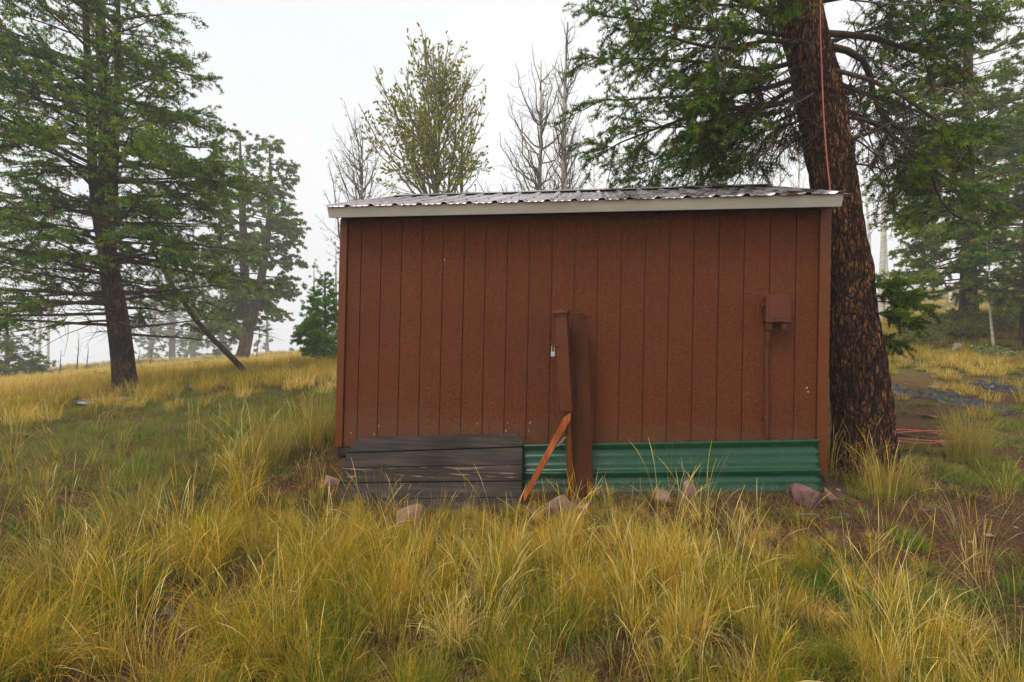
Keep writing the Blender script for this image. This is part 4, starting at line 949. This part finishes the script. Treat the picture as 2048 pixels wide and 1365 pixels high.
        link('branch', wood.mesh('branch'), M['twig'], root)
    # bare grey twigs
    for path in ([(1880, 175, 5.0), (1930, 190, 4.9), (1962, 245, 4.8), (1945, 290, 4.8)], [(1400, 10, 4.5), (1440, 60, 4.4), (1430, 110, 4.4), (1450, 150, 4.4)], [(1700, 0, 4.6), (1800, 10, 4.5), (1930, 15, 4.4), (1990, 50, 4.4)],
                 [(1720, 270, 4.9), (1760, 310, 4.7), (1800, 300, 4.6)], [(1640, 180, 5.0), (1560, 230, 4.8), (1540, 290, 4.8), (1500, 330, 4.9)]):
        deadw = Acc(); P = resample(np.array([W(*q) for q in path]), 14); V, F = tubes(P[None], (.009*np.linspace(1, .3, 14))[None], 5); deadw.add(V, F)
        P2, par, t = children(P[None], .07, .1, 1., .8, lambda t, L, r: .32*r.uniform(.3, 1.1, len(t)), 8, rng, droop=.1, fwd=.1, flat=False, wig=.10)
        V, F = tubes(P2, (.0035)*np.linspace(1, .35, 8)[None]+np.zeros((len(P2), 1)), 3); deadw.add(V, F)
        P3, _, _ = children(P2, .07, .1, 1., .8, lambda t, L, r: .13*r.uniform(.3, 1.1, len(t)), 5, rng, droop=.05, flat=False, wig=.1)
        V, F = tubes(P3, .0020*np.ones((len(P3), 5)), 3); deadw.add(V, F)
        link('dead_branch', deadw.mesh('dead_branch'), M['dead_twig'], root)
    link('foliage', acc.mesh('foliage'), M['fir'], root); print('big needles', acc.n//3)
big_tree()

# --- left fir, two stems
def left_tree():
    b = W(256, 790, 11); A_ = [b-[0, 0, .15], W(250, 760, 11), W(236, 640, 11), W(216, 520, 11), (W(213, 400, 11)), W(208, 200, 11), W(202, 60, 11.1), W(198, -80, 11.2), W(194, -330, 11.3)]
    B_ = [W(214, 530, 11), W(196, 440, 11), W(186, 350, 11), W(180, 200, 11), W(172, 50, 11), W(165, -180, 11)]
    C_ = [W(217, 500, 11), W(226, 400, 10.95), W(232, 250, 10.9), W(236, 100, 10.9), W(235, -100, 10.9)]
    prof_h = [0, 1.6, 2.4, 3.4, 4.2, 5.2, 6.2, 7.0, 7.7, 8.6, 10, 13]; prof_r = [2.2, 2.8, 3.3, 3.1, 2.8, 3.15, 2.8, 3.0, 2.2, 1.75, 1.3, .5]
    r = np.random.default_rng(21)
    dens = lambda p: np.clip(.62+.25*(p[:, 2]-b[2]-3), .42, .97)
    conifer('fir_tree', 'large dark green fir with forked trunk at the left edge', 'tree', b, [(A_, [.30, .225, .205, .175, .135, .11, .09, .07, .03]), (B_, [.10, .10, .09, .08, .06, .02]), (C_, [.08, .08, .07, .06, .02])],
            lambda h, az: np.interp(h, prof_h, prof_r), (1.35, 12.6), 200, r, elev=lambda h: np.interp(h, [1, 3, 5, 9, 12], [.0, .05, .14, .35, .7]), droop=.07, up=.04, l2=.44, sp2=.14, sp3=.075, l3=.42, nl=.062, nw=.021,
            mats=('bark_dark', 'twig', 'fir_left'), dead_below=2.0, dens=dens, tb=.52, tv=.22, ridge=.10, flare=.35, sides=36, maxn=390000)
left_tree()
# --- leaning dead pole beside it
o = tube_obj('fallen_pole', M['twig'], None, [G(496, 747)+[0, 0, -.05], W(470, 722, 12.6), W(400, 650, 12.2), W(345, 570, 11.9), W(305, 500, 11.7)], [.085, .075, .065, .05, .03], 10, 24)
tag(o, 'dark dead trunk leaning against the branches of the left fir', 'fallen trunk')

# --- twin stemmed pine in the fog
def pine(name, label, stems, spans, seed, Lmax, d, cat='tree', mats=('bark_far', 'twig', 'fir'), n=90, nl=.13, nw=.045, group=None, elev=.1, tb=.45, sp2=.3, sp3=.15, l2=.5, dead=None, tv=.15, droop=.1, prof=None, ridge=.06, maxn=16000):
    b = np.array(stems[0][0][0]); r = np.random.default_rng(seed); hi = max(p[2] for s in stems for p in s[0])-b[2]
    prof = prof or ([0, .35, .6, .8, .93, 1], [.8, 1, .95, .75, .42, .12])
    return conifer(name, label, cat, b, stems, lambda h, az: Lmax*np.interp(h/hi, *prof), (spans[0], hi*.995), n, r, elev=lambda h: elev+.5*(h/hi)**3, droop=droop, l2=l2, sp2=sp2, sp3=sp3, l3=.42, nl=nl, nw=nw, mats=mats,
                   ridge=ridge, group=group, dead_below=dead, sides=10, tb=tb, tv=tv, maxn=maxn, flare=.2)
A_ = [W(478, 742, 30), W(497, 650, 30), W(490, 560, 30), W(486, 450, 30), W(482, 360, 30), W(480, 262, 30)]
B_ = [W(500, 660, 30), W(522, 560, 30), W(536, 460, 30), W(542, 380, 30), W(538, 290, 30)]
pine('pine_tree', 'foggy pine with two stems leaning over the meadow', [(A_, [.42, .34, .27, .22, .14, .03]), (B_, [.30, .25, .20, .13, .03])], (2.4,), 31, 2.7, 30, n=200, dead=3.0, elev=.05, nl=.16, nw=.085, tb=.55, maxn=110000, prof=([0, .2, .35, .6, .75, .9, 1], [.4, 1.15, 1.1, 1.1, .85, .52, .28]))
def simple_conifer(u, v, top, d, Lm, seed, label, group=None, n=46, trunk=.16, mats=('bark_far', 'twig', 'fir'), lean=0, lo=.12, **kw):
    base = W(u, v, d); base[2] = H(base[0], base[1])-.05; t = W(u+lean, top, d); t[0:2] = t[0:2]
    st = [([base, base+(t-base)*.5, t], [trunk, trunk*.6, .02])]
    hh = t[2]-base[2]; kw.setdefault('nl', .13*max(1, d/33)); kw.setdefault('nw', .05*max(1, d/33)); kw.setdefault('sp2', .3*max(1, d/30)); kw.setdefault('sp3', .15*max(1, d/30)); trunk *= max(1, d/33)
    st = [([base, base+(t-base)*.5, t], [trunk, trunk*.6, .02])]
    return pine('conifer', label, st, (hh*lo,), seed, Lm, d, n=n, group=group, mats=mats, **kw)
CONE = ([0, .1, .3, .6, .85, 1], [.8, 1.0, .92, .62, .3, .06])
simple_conifer(650, 733, 548, 15.5, .98, 41, 'small bright green young fir beside the left wall of the shed', n=110, trunk=.06, mats=('bark_dark', 'twig', 'young'), lo=.02, prof=CONE, nl=.075, nw=.028, sp2=.10, sp3=.09, l2=.5, elev=.35, tb=.6, tv=.2, maxn=60000)
BG = 'dark conifers fading into the fog'
simple_conifer(443, 733, 480, 58.8, 4.48, 42, 'dark dense conifer directly left of the twin stemmed pine', BG, n=70, trunk=.18, prof=CONE, elev=0, dead=2)
simple_conifer(448, 735, 690, 56.0, 1.68, 43, 'tiny dark fir at the foot of the twin stemmed pine', BG, n=30, trunk=.04, prof=CONE, elev=.1, lo=.03)
simple_conifer(345, 722, 430, 84.0, 6.72, 44, 'foggy conifer standing just right of the left fir trunk', BG, n=60, trunk=.22, elev=.0, dead=2)
simple_conifer(387, 716, 400, 92.4, 6.72, 45, 'faint conifer between the left fir and the twin pine', BG, n=60, trunk=.2, elev=.0, dead=2)
simple_conifer(296, 725, 520, 81.2, 5.60, 46, 'leaning foggy conifer behind the left fir trunk', BG, n=40, trunk=.2, lean=25, dead=3)
simple_conifer(372, 716, 672, 86.8, 2.80, 47, 'little faint fir in front of the foggy conifers', BG, n=30, trunk=.08, prof=CONE, lo=.03)
simple_conifer(628, 712, 520, 106.4, 5.32, 48, 'pale foggy conifer behind the young fir', BG, n=50, trunk=.18, prof=CONE)
simple_conifer(672, 712, 485, 95.2, 4.20, 49, 'pale spired conifer touching the shed roof corner', BG, n=50, trunk=.16, prof=CONE)
simple_conifer(535, 716, 560, 103.6, 4.20, 50, 'very faint conifer beyond the twin stemmed pine', BG, n=40, trunk=.15, prof=CONE)
simple_conifer(14, 775, 610, 24, 2.3, 51, 'dark bushy conifer at the left edge of the picture', BG, n=80, trunk=.12, prof=CONE, lo=.04)
simple_conifer(-60, 770, 480, 70.0, 6.72, 52, 'tall dark conifer cut by the left edge', BG, n=60, trunk=.2)
# right side: dark fir on the slope with yellow green lower boughs
bb = W(1938, 632, 15.)
def right_fir():
    r = np.random.default_rng(61); top = W(1935, -250, 15.3); base = bb.copy(); base[2] = H(bb[0], bb[1])-.1
    st = [([base, W(1937, 500, 15), W(1936, 200, 15.1), top], [.23, .19, .14, .03])]
    hh = top[2]-base[2]
    conifer('fir_tree', 'dark fir on the right slope with bright drooping lower boughs', 'tree', base, st, lambda h, az: np.interp(h/hh, [0, .1, .3, .6, 1], [2.0, 2.6, 2.4, 1.5, .3]), (.95, hh*.99), 170, r,
            elev=lambda h: -.05+.2*h/hh, droop=.10, up=.04, l2=.42, sp2=.17, sp3=.10, l3=.4, nl=.08, nw=.042, mats=('bark_dark', 'twig', 'olive'), tb=.52, tv=.22, ridge=.06, flare=.15, sides=14, maxn=165000)
right_fir()
RG = 'conifers on the right slope'
simple_conifer(2060, 610, 90, 12.5, 1.7, 62, 'dark green conifer cut by the right edge, nearer than the bright fir', RG, n=110, trunk=.2, mats=('bark_dark', 'twig', 'fir'), nl=.08, nw=.026, sp2=.18, sp3=.11, maxn=90000, tb=.5)
simple_conifer(1845, 605, 330, 61.6, 3.64, 63, 'small conifer left of the bright fir on the slope', RG, n=50, trunk=.1, mats=('bark_dark', 'twig', 'olive'), tb=.6)
simple_conifer(2010, 590, 300, 72.8, 5.60, 64, 'foggy conifer between the two right hand firs', RG, n=50, trunk=.18)

# --- aspens and bare trees
def aspen(label, base, top, r0, nb, l1, seed, mats=('bark_aspen', 'dead_twig', 'leaf'), leaves=0, group=None, ang=.75, curve=.35, zlo=.3, sp2=.20, sp3=.11, leaf=.045, name='aspen_tree', extra=None, l2=.45, l3=.35, tb=.45, w3=.0035, ranks=3, wig=.06):
    r = np.random.default_rng(seed); base = np.array(base, float); top = np.array(top, float); h = np.linalg.norm(top-base)
    m1 = base+(top-base)*.35+r.normal(0, .010, 3)*h; m2 = base+(top-base)*.7+r.normal(0, .012, 3)*h
    root = empty(name, base, label, 'tree', group); trunk_mesh('trunk', [base, m1, m2, top], [r0, r0*.75, r0*.45, r0*.10], M[mats[0]], root, 10, 24, .03, seed)
    T = resample(np.array([base, m1, m2, top]), 24); wood = Acc()
    P1, _, t = children(np.repeat(T[None], 1, 0), h*(1-zlo)/nb, zlo, .97, ang, lambda t, L, r: l1*(1.08-t)**.6*r.uniform(.55, 1.1, len(t)), 9, r, droop=-curve, flat=False, wig=wig)
    V, F = tubes(P1, (r0*.07+.010*plen(P1))[:, None]*np.linspace(1, .2, 9)[None], 5); wood.add(V, F)
    P2, _, t = children(P1, sp2, .15, 1., .7, lambda t, L, r: l2*L*(1.1-t)*r.uniform(.4, 1.1, len(t))+.05, 7, r, droop=-.22, flat=False, wig=wig)
    V, F = tubes(P2, (.003+.006*plen(P2))[:, None]*np.linspace(1, .3, 7)[None], 4); wood.add(V, F)
    P3, _, t = children(P2, sp3, .15, 1., .7, lambda t, L, r: l3*L*(1.1-t)*r.uniform(.4, 1.2, len(t))+.05, 6, r, droop=-.12, flat=False, wig=wig*1.4)
    V, F = tubes(P3, w3*np.linspace(1, .4, 6)[None]+np.zeros((len(P3), 1)), 3); wood.add(V, F)
    link('branches', wood.mesh('branches'), M[mats[1]], root)
    if leaves:
        P = np.concatenate([P3]); k = r.integers(0, len(P), leaves); pos, T_ = interp_path(P[k], r.uniform(.35, 1.05, leaves)); n = leaves
        N_ = r.normal(0, 1, (n, 3)); N_ /= np.linalg.norm(N_, axis=1, keepdims=True); A_ = np.cross(N_, r.normal(0, 1, (n, 3))); A_ /= np.linalg.norm(A_, axis=1, keepdims=True); B_ = np.cross(N_, A_)
        s = leaf*r.uniform(.6, 1.2, n)/2; an = [0, 1.35, 3.14, 4.9]; rr = [1.15, 1., .7, 1.]
        V = np.stack([pos+A_*(s*math.cos(a)*q)[:, None]+B_*(s*math.sin(a)*q)[:, None]-[0, 0, .02] for a, q in zip(an, rr)], 1).reshape(-1, 3)
        acc = Acc(); acc.add(V, np.arange(n*4).reshape(-1, 4), np.repeat(np.clip(r.normal(tb, .22, n), 0, 1), 4)); link('foliage', acc.mesh('foliage'), M[mats[2]], root)
    print(label[:30], wood.n); return root
def gbase(u, d):
    p = W(u, 700, d); p[2] = H(p[0], p[1])-.05; return p
aspen('leafy aspen with green and yellow leaves rising behind the shed roof', gbase(880, 9.), W(888, 135, 9.), .055, 70, 3.0, 301, leaves=25000, ang=.58, curve=.22, sp2=.14, sp3=.09, tb=.55, mats=('bark_aspen', 'pale_twig', 'leaf'), leaf=.038, zlo=.5, l3=.3, w3=.0025)
aspen('bare slender aspen top just right of the leafy aspen', gbase(930, 10.), W(925, 148, 10.), .05, 44, 1.5, 302, leaves=200, mats=('bark_bare', 'dead_twig', 'leaf'), ang=.6, zlo=.45, w3=.0025, tb=.3)
aspen('small bare grey tree with yellowing twigs behind the left end of the roof', gbase(725, 16.), W(725, 275, 16.), .075, 56, 2.7, 303, leaves=700, leaf=.06, mats=('bark_bare', 'dead_twig', 'leaf_dark'), zlo=.35, sp2=.22, sp3=.14, w3=.0035, curve=.5)
aspen('bare curly branched tree left of the tallest bare tree', gbase(1080, 13.), W(1082, 122, 13.), .10, 64, 2.2, 304, mats=('bark_bare', 'dead_twig', 'leaf'), zlo=.35, sp2=.2, sp3=.15, w3=.004, curve=.50, ang=.9, wig=.10)
aspen('tallest bare tree with grey trunk behind the roof centre', gbase(1108, 12.), W(1135, 45, 12.), .135, 70, 1.5, 305, mats=('bark_bare', 'dead_twig', 'leaf'), zlo=.35, sp2=.17, sp3=.13, w3=.0038, curve=.48, ang=.75, wig=.10)
aspen('pale trunked aspen with sparse leaves seen through the big fir boughs', gbase(1455, 13.), W(1460, 60, 13.), .11, 50, 2.2, 306, leaves=1000, leaf=.055, zlo=.45, sp2=.25, sp3=.2, w3=.004, tb=.6)
aspen('thin sapling aspen standing in front of the right fir', gbase(1988, 13.), W(1972, 470, 13.), .035, 16, .8, 307, leaves=0, zlo=.3, sp2=.25, sp3=.2)
ASG = 'pale aspen trunks fading into the fog'
r_ = np.random.default_rng(9)
lst = [(1758, 470, 12.5, .11, 60), (1776, 480, 15, .10, 80), (1185, 700, 20, .09, 250), (1590, 700, 18, .09, 180), (1400, 700, 19, .10, 200), (1500, 700, 22, .1, 150), (1300, 700, 24, .1, 260), (1535, 700, 15, .08, 230), (1740, 600, 20, .10, 160), (1800, 600, 24, .10, 200),
       (1880, 600, 26, .11, 150), (1900, 600, 22, .09, 240), (1960, 590, 25, .1, 100), (1835, 600, 30, .12, 180), (1995, 600, 22, .10, 60), (2035, 600, 20, .09, 120), (1860, 600, 34, .12, 140), (1920, 600, 32, .12, 100), (2020, 600, 30, .12, 40), (1765, 600, 28, .11, 220), (1560, 700, 28, .11, 240), (1450, 700, 30, .12, 250), (1240, 700, 30, .10, 290)]
ALAB = ['nearest pale aspen trunk right of the large fir trunk', 'second pale aspen trunk right of the large fir trunk', 'faint aspen above the roof just right of the tallest bare tree',
 'faint aspen above the right end of the roof, by the big trunk', 'faint aspen above the roof under the hanging fir boughs', 'foggy aspen above the roof right of the pale trunked one', 'foggy aspen low behind the foliage left of the big fir',
 'slim aspen behind the short dead branch of the big fir', 'foggy aspen hidden beside the right flank of the big trunk', 'foggy aspen between the big trunk and the small slope conifer', 'foggy aspen left of the bright fir trunk', 'tall foggy aspen just left of the bright fir',
 'foggy aspen just right of the bright fir trunk', 'very faint aspen behind the small slope conifer', 'foggy aspen right of the thin sapling', 'foggy aspen at the right edge of the picture', 'very faint aspen behind the leafy shrubs', 'very faint aspen behind the bright fir',
 'very faint aspen near the right edge', 'very faint aspen close to the two pale trunks', 'very faint aspen behind the roof ridge right end', 'very faint aspen behind the sparse leafed aspen', 'very faint aspen left behind the big fir foliage']
for i, (u, v, d, rr, top) in enumerate(lst):
    aspen(ALAB[i], gbase(u, d*1.55), W(u+r_.uniform(-14, 14), top, d*1.55), rr*1.1, 20, 2.1, 320+i, leaves=260 if i % 3 else 0, leaf=.09, group=ASG, zlo=.45, sp2=.4, sp3=.35, w3=.006, tb=.65)
for i, (u, d, top, lab) in enumerate(((78, 26, 430, 'pale birch like aspen trunk left of the left fir, nearer of two'), (97, 30, 470, 'faded aspen trunk right beside the nearer left aspen'), (700, 40, 520, 'faint bare aspen behind the shed corner'))):
    aspen(lab, gbase(u, d*1.4), W(u, top, d*1.4), .115, 18, 2.4, 350+i, leaves=500, leaf=.10, zlo=.35, sp2=.4, sp3=.3, w3=.006, tb=.7)
for i, (u, d, top) in enumerate(((118, 21, 700), (153, 22, 665), (172, 24, 690), (226, 27, 690), (275, 27, 700), (62, 22, 690), (513, 25, 650), (300, 28, 690))):
    aspen(('short bare sapling in the meadow, leftmost by the aspen trunk', 'bare sapling left of the left fir trunk', 'bare sapling behind the left fir', 'thin sapling close to the left fir trunk', 'thin sapling just right of the left fir trunk', 'thin sapling before the left aspens', 'faint sapling right of the twin stemmed pine', 'faint sapling among the foggy conifers')[i],
          gbase(u, d), W(u+5, top, d), .03, 9, .45, 370+i, mats=('twig', 'twig', 'leaf'), zlo=.15, sp2=.2, sp3=.2, w3=.006, name='sapling')

# --- shrubs
def shrub(label, u, v, w_, h_, d_, mat, seed, n=2600, leaf=.05, group=None):
    p = G(u, v); r = np.random.default_rng(seed); root = empty('shrub', p, label, 'shrub', group)
    k = 34; az = r.uniform(0, 6.283, k); sp = r.uniform(.15, 1, k); s = np.linspace(0, 1, 6)
    e = np.stack([np.cos(az)*sp*w_, np.sin(az)*sp*d_, h_*(1.05-.4*sp**2)*r.uniform(.7, 1.1, k)], -1)
    P = p+e[:, None]*np.stack([s, s, s**.75], -1)[None]; P[..., :2] += r.normal(0, .02, (k, 6, 2)); P[:, :, 2] -= .05
    wood = Acc(); V, F = tubes(P, .008*np.linspace(1, .3, 6)[None]+np.zeros((k, 1)), 3); wood.add(V, F)
    P2, _, t = children(P, .12, .3, 1., .8, lambda t, L, r: .28*h_*r.uniform(.4, 1.2, len(t))+.05, 4, r, droop=.0, flat=False); V, F = tubes(P2, .004*np.ones((len(P2), 4)), 3); wood.add(V, F)
    q = r.integers(0, len(P2), n); pos, _ = interp_path(P2[q], r.uniform(.2, 1, n)); pos = pos+r.normal(0, .03, (n, 3))
    N_ = r.normal(0, 1, (n, 3)); N_[:, 2] += .8; N_ /= np.linalg.norm(N_, axis=1, keepdims=True); A_ = np.cross(N_, r.normal(0, 1, (n, 3))); A_ /= np.linalg.norm(A_, axis=1, keepdims=True); B_ = np.cross(N_, A_); sz = (leaf*r.uniform(.6, 1.2, n)/2)[:, None]
    V = np.stack([pos+A_*sz*1.3, pos+B_*sz*.7, pos-A_*sz*1.3, pos-B_*sz*.7], 1).reshape(-1, 3); acc = Acc(); acc.add(V, np.arange(n*4).reshape(-1, 4), np.repeat(np.clip(r.normal(.5, .2, n), 0, 1), 4))
    link('stems', wood.mesh('stems'), M['twig'], root); link('foliage', acc.mesh('foliage'), M[mat], root); return root
SH = 'leafy shrubs on the right slope'
for i, (u, v, lab) in enumerate(((1865, 672, 'leafy green shrub, leftmost of the slope row'), (1905, 682, 'leafy shrub above the grey rock'), (1950, 680, 'leafy shrub in the middle of the slope row'), (1995, 668, 'leafy shrub right of the middle one'), (2035, 650, 'leafy shrub at the right edge of the slope'), (1925, 655, 'yellowing shrub behind the slope row'), (1830, 700, 'low shrub right of the large trunk'))):
    shrub(lab, u, v, .75, .62, .6, 'leaf_dark', 400+i, group=SH)
for i, (u, v, lab) in enumerate(((295, 752, 'low sage bush right of the left fir trunk'), (350, 748, 'low sage bush in the middle of the meadow'), (405, 738, 'low sage bush left of the leaning pole'), (330, 732, 'far sage bush at the meadow crest'), (445, 722, 'pale sage bush under the foggy conifers'), (205, 765, 'low dark bush left of the left fir trunk'), (1990, 720, 'small dry bush below the leafy shrubs'))):
    shrub(lab, u, v, .8, .30, .6, 'sage', 420+i, n=1500, leaf=.06, group='low bushes in the meadow')

# ------------------------------------------------------------------ rope on the trunk and coil of cord
rp = [W(1641, -260, 4.75), W(1641, -60, 4.72), W(1641, 60, 4.70), W(1644, 150, 4.68), W(1648, 240, 4.66), W(1655, 330, 4.64), W(1660, 378, 4.63), W(1657, 415, 4.64), W(1640, 470, 4.68), W(1615, 560, 4.75)]
rp = resample(np.array(rp), 60)
rp_o = tube_obj('rope', M['rope'], None, rp, .0062, 8)
tag(rp_o, 'pink rope hanging down the front of the large fir trunk', 'rope')
def cord():
    c = G(1835, 880); r = np.random.default_rng(4); P = []
    for k in range(90):
        a = k/90*2*math.pi*3.2+2.6; f = 1+.16*math.sin(k*.21)+.06*math.sin(k*.5); q = c+np.array([math.cos(a)*.42*f, math.sin(a)*.30*f, 0]); P.append(q)
    tail = [G(1760, 862), G(1690, 868), G(1668, 872)]
    P = np.vstack([resample(np.array(tail[::-1]+[P[0]]), 24)[:-1], P]); P[:, 2] = H(P[:, 0], P[:, 1])+.045+.02*np.sin(np.arange(len(P))*.35)
    o = tube_obj('cord_coil', M['cord'], None, P, .0085, 7); tag(o, 'loose coil of reddish orange cord on soil right of the big trunk', 'cord')
cord()

# ------------------------------------------------------------------ small litter
def roof_litter():
    r = np.random.default_rng(12); n = 3800; x = np.clip(r.normal(2.75, .75, n), -.1, 4.0); a = r.uniform(.0, SL-.05, n)**1.0
    keep = (fbm(x*3, a*3, 2) > .45) & (vnoise(x*9, a*9+3) > .35); x, a = x[keep], a[keep]; n = len(x)
    nn = .006+.01*r.random(n); P = np.stack([x, EY+a*cs-nn*sn, EZ+a*sn+nn*cs], -1); az = r.uniform(0, 6.283, n); l = r.uniform(.015, .035, n)[:, None]; D = np.stack([np.cos(az), np.sin(az)*cs, np.sin(az)*sn+r.normal(0, .12, n)], -1)*l
    Sd = np.cross(D, [0, -sn, cs]); Sd = Sd/np.linalg.norm(Sd, axis=1, keepdims=True)*.003
    V = np.stack([P-Sd, P+Sd, P+D+Sd*.5, P+D-Sd*.5], 1).reshape(-1, 3); acc = Acc(); acc.add(V, np.arange(n*4).reshape(-1, 4), np.repeat(r.random(n), 4))
    tag(link('roof_litter', acc.mesh('roof_litter'), M['litter']), 'dead needles gathered on the metal roof', 'litter', None, 'stuff')
roof_litter()
def ground_litter():
    r = np.random.default_rng(13); n = 110000; x = r.uniform(3., 12, n); y = r.uniform(-2.6, 8, n); k = clear(x, y) & (r.random(n) < bare(x, y)*.9+.12) & inview(x, y); x, y = x[k], y[k]; n = len(x)
    P = np.stack([x, y, H(x, y)+.004+.012*r.random(n)], -1); az = r.uniform(0, 6.283, n); l = r.uniform(.02, .06, n)[:, None]; D = np.stack([np.cos(az), np.sin(az), r.normal(.05, .15, n)], -1)*l
    Sd = np.stack([-np.sin(az), np.cos(az), 0*az], -1)*.0032; V = np.stack([P-Sd, P+Sd, P+D], 1).reshape(-1, 3)
    acc = Acc(); acc.add(V, np.arange(n*3).reshape(-1, 3), np.repeat(r.random(n), 3))
    tag(link('needle_litter', acc.mesh('needle_litter'), M['litter']), 'brown needle litter on the bare soil around the large trunk', 'litter', None, 'stuff')
ground_litter()
def debris():
    r = np.random.default_rng(31); n = 520; x = r.uniform(3.2, 11, n); y = r.uniform(-2.2, 8, n); k = clear(x, y) & (r.random(n) < bare(x, y)+.1) & inview(x, y); x, y = x[k], y[k]; n = len(x)
    az = r.uniform(0, 6.283, n); l = r.uniform(.04, .22, n); s = np.linspace(-.5, .5, 5); P = np.zeros((n, 5, 3)); bend = r.normal(0, .15, n)
    P[..., 0] = x[:, None]+np.cos(az)[:, None]*s*l[:, None]-np.sin(az)[:, None]*(s**2*bend[:, None]*l[:, None]); P[..., 1] = y[:, None]+np.sin(az)[:, None]*s*l[:, None]+np.cos(az)[:, None]*(s**2*bend[:, None]*l[:, None])
    P[..., 2] = H(P[..., 0], P[..., 1])+.012; a = Acc(); V, F = tubes(P, np.repeat(r.uniform(.002, .006, n)[:, None], 5, 1)*np.linspace(1, .5, 5), 5); a.add(V, F)
    tag(link('twig_litter', a.mesh('twig_litter'), M['dead_twig']), 'broken twigs strewn over the bare soil on the right', 'litter', None, 'stuff')
    bm = bmesh.new(); n = 420; x = r.uniform(3.2, 12, n); y = r.uniform(-1.3, 9, n)
    for a_, b_, z_, q in zip(x, y, H(x, y), r.random(n)):
        if not clear(a_, b_) or q > bare(a_, b_)+.1: continue
        sz = .008+.03*r.random()**2; Mx = Matrix.Translation((a_, b_, z_+sz*.2)) @ Matrix.Rotation(r.uniform(0, 6), 4, 'Z') @ Matrix.Diagonal((1.3, .9, .55, 1)); g = bmesh.ops.create_icosphere(bm, subdivisions=1, radius=sz, matrix=Mx)
        for v in g['verts']: v.co += Vector(r.normal(0, sz*.16, 3))
    tag(link('pebbles', bm_mesh(bm, 'pebbles'), M['rock_pink']), 'small reddish pebbles scattered on the bare soil', 'pebbles', None, 'stuff')
debris()
for i, (ps, lab) in enumerate(((((1585, 1037), (1612, 1034), (1640, 1036)), 'short broken stick on soil before the red boulder'), (((282, 1255), (330, 1235), (362, 1243)), 'dead stick lying at the lower left'), (((335, 1225), (350, 1250), (372, 1270)), 'forked dry twig crossing the lower left stick'))):
    tag(tube_obj('stick', M['dead_twig'], None, [G(u, v)+[0, 0, .02] for u, v in ps], [.008, .007, .004], 7, 10), lab, 'stick')

# ------------------------------------------------------------------ fog
bm = bmesh.new(); box_bm(bm, -165, 165, -165, 165, -15, 26)
hz = bpy.data.materials.new('fog'); hz.use_nodes = True; t = hz.node_tree; t.nodes.clear()
pv = t.nodes.new('ShaderNodeVolumePrincipled'); pv.inputs['Density'].default_value = HAZE; pv.inputs['Color'].default_value = (.97, .975, .99, 1); pv.inputs['Anisotropy'].default_value = 0.
mo = t.nodes.new('ShaderNodeOutputMaterial'); t.links.new(pv.outputs[0], mo.inputs['Volume'])
hb = link('haze', bm_mesh(bm, 'haze'), hz); tag(hb, None, None, None, 'stuff')
tris = sum(sum(len(p.vertices)-2 for p in o.data.polygons) for o in S.objects if o.type == 'MESH' and len(o.data.polygons) < 5000)+sum(len(o.data.loops)-2*len(o.data.polygons) for o in S.objects if o.type == 'MESH' and len(o.data.polygons) >= 5000)
print('TRIS', tris)
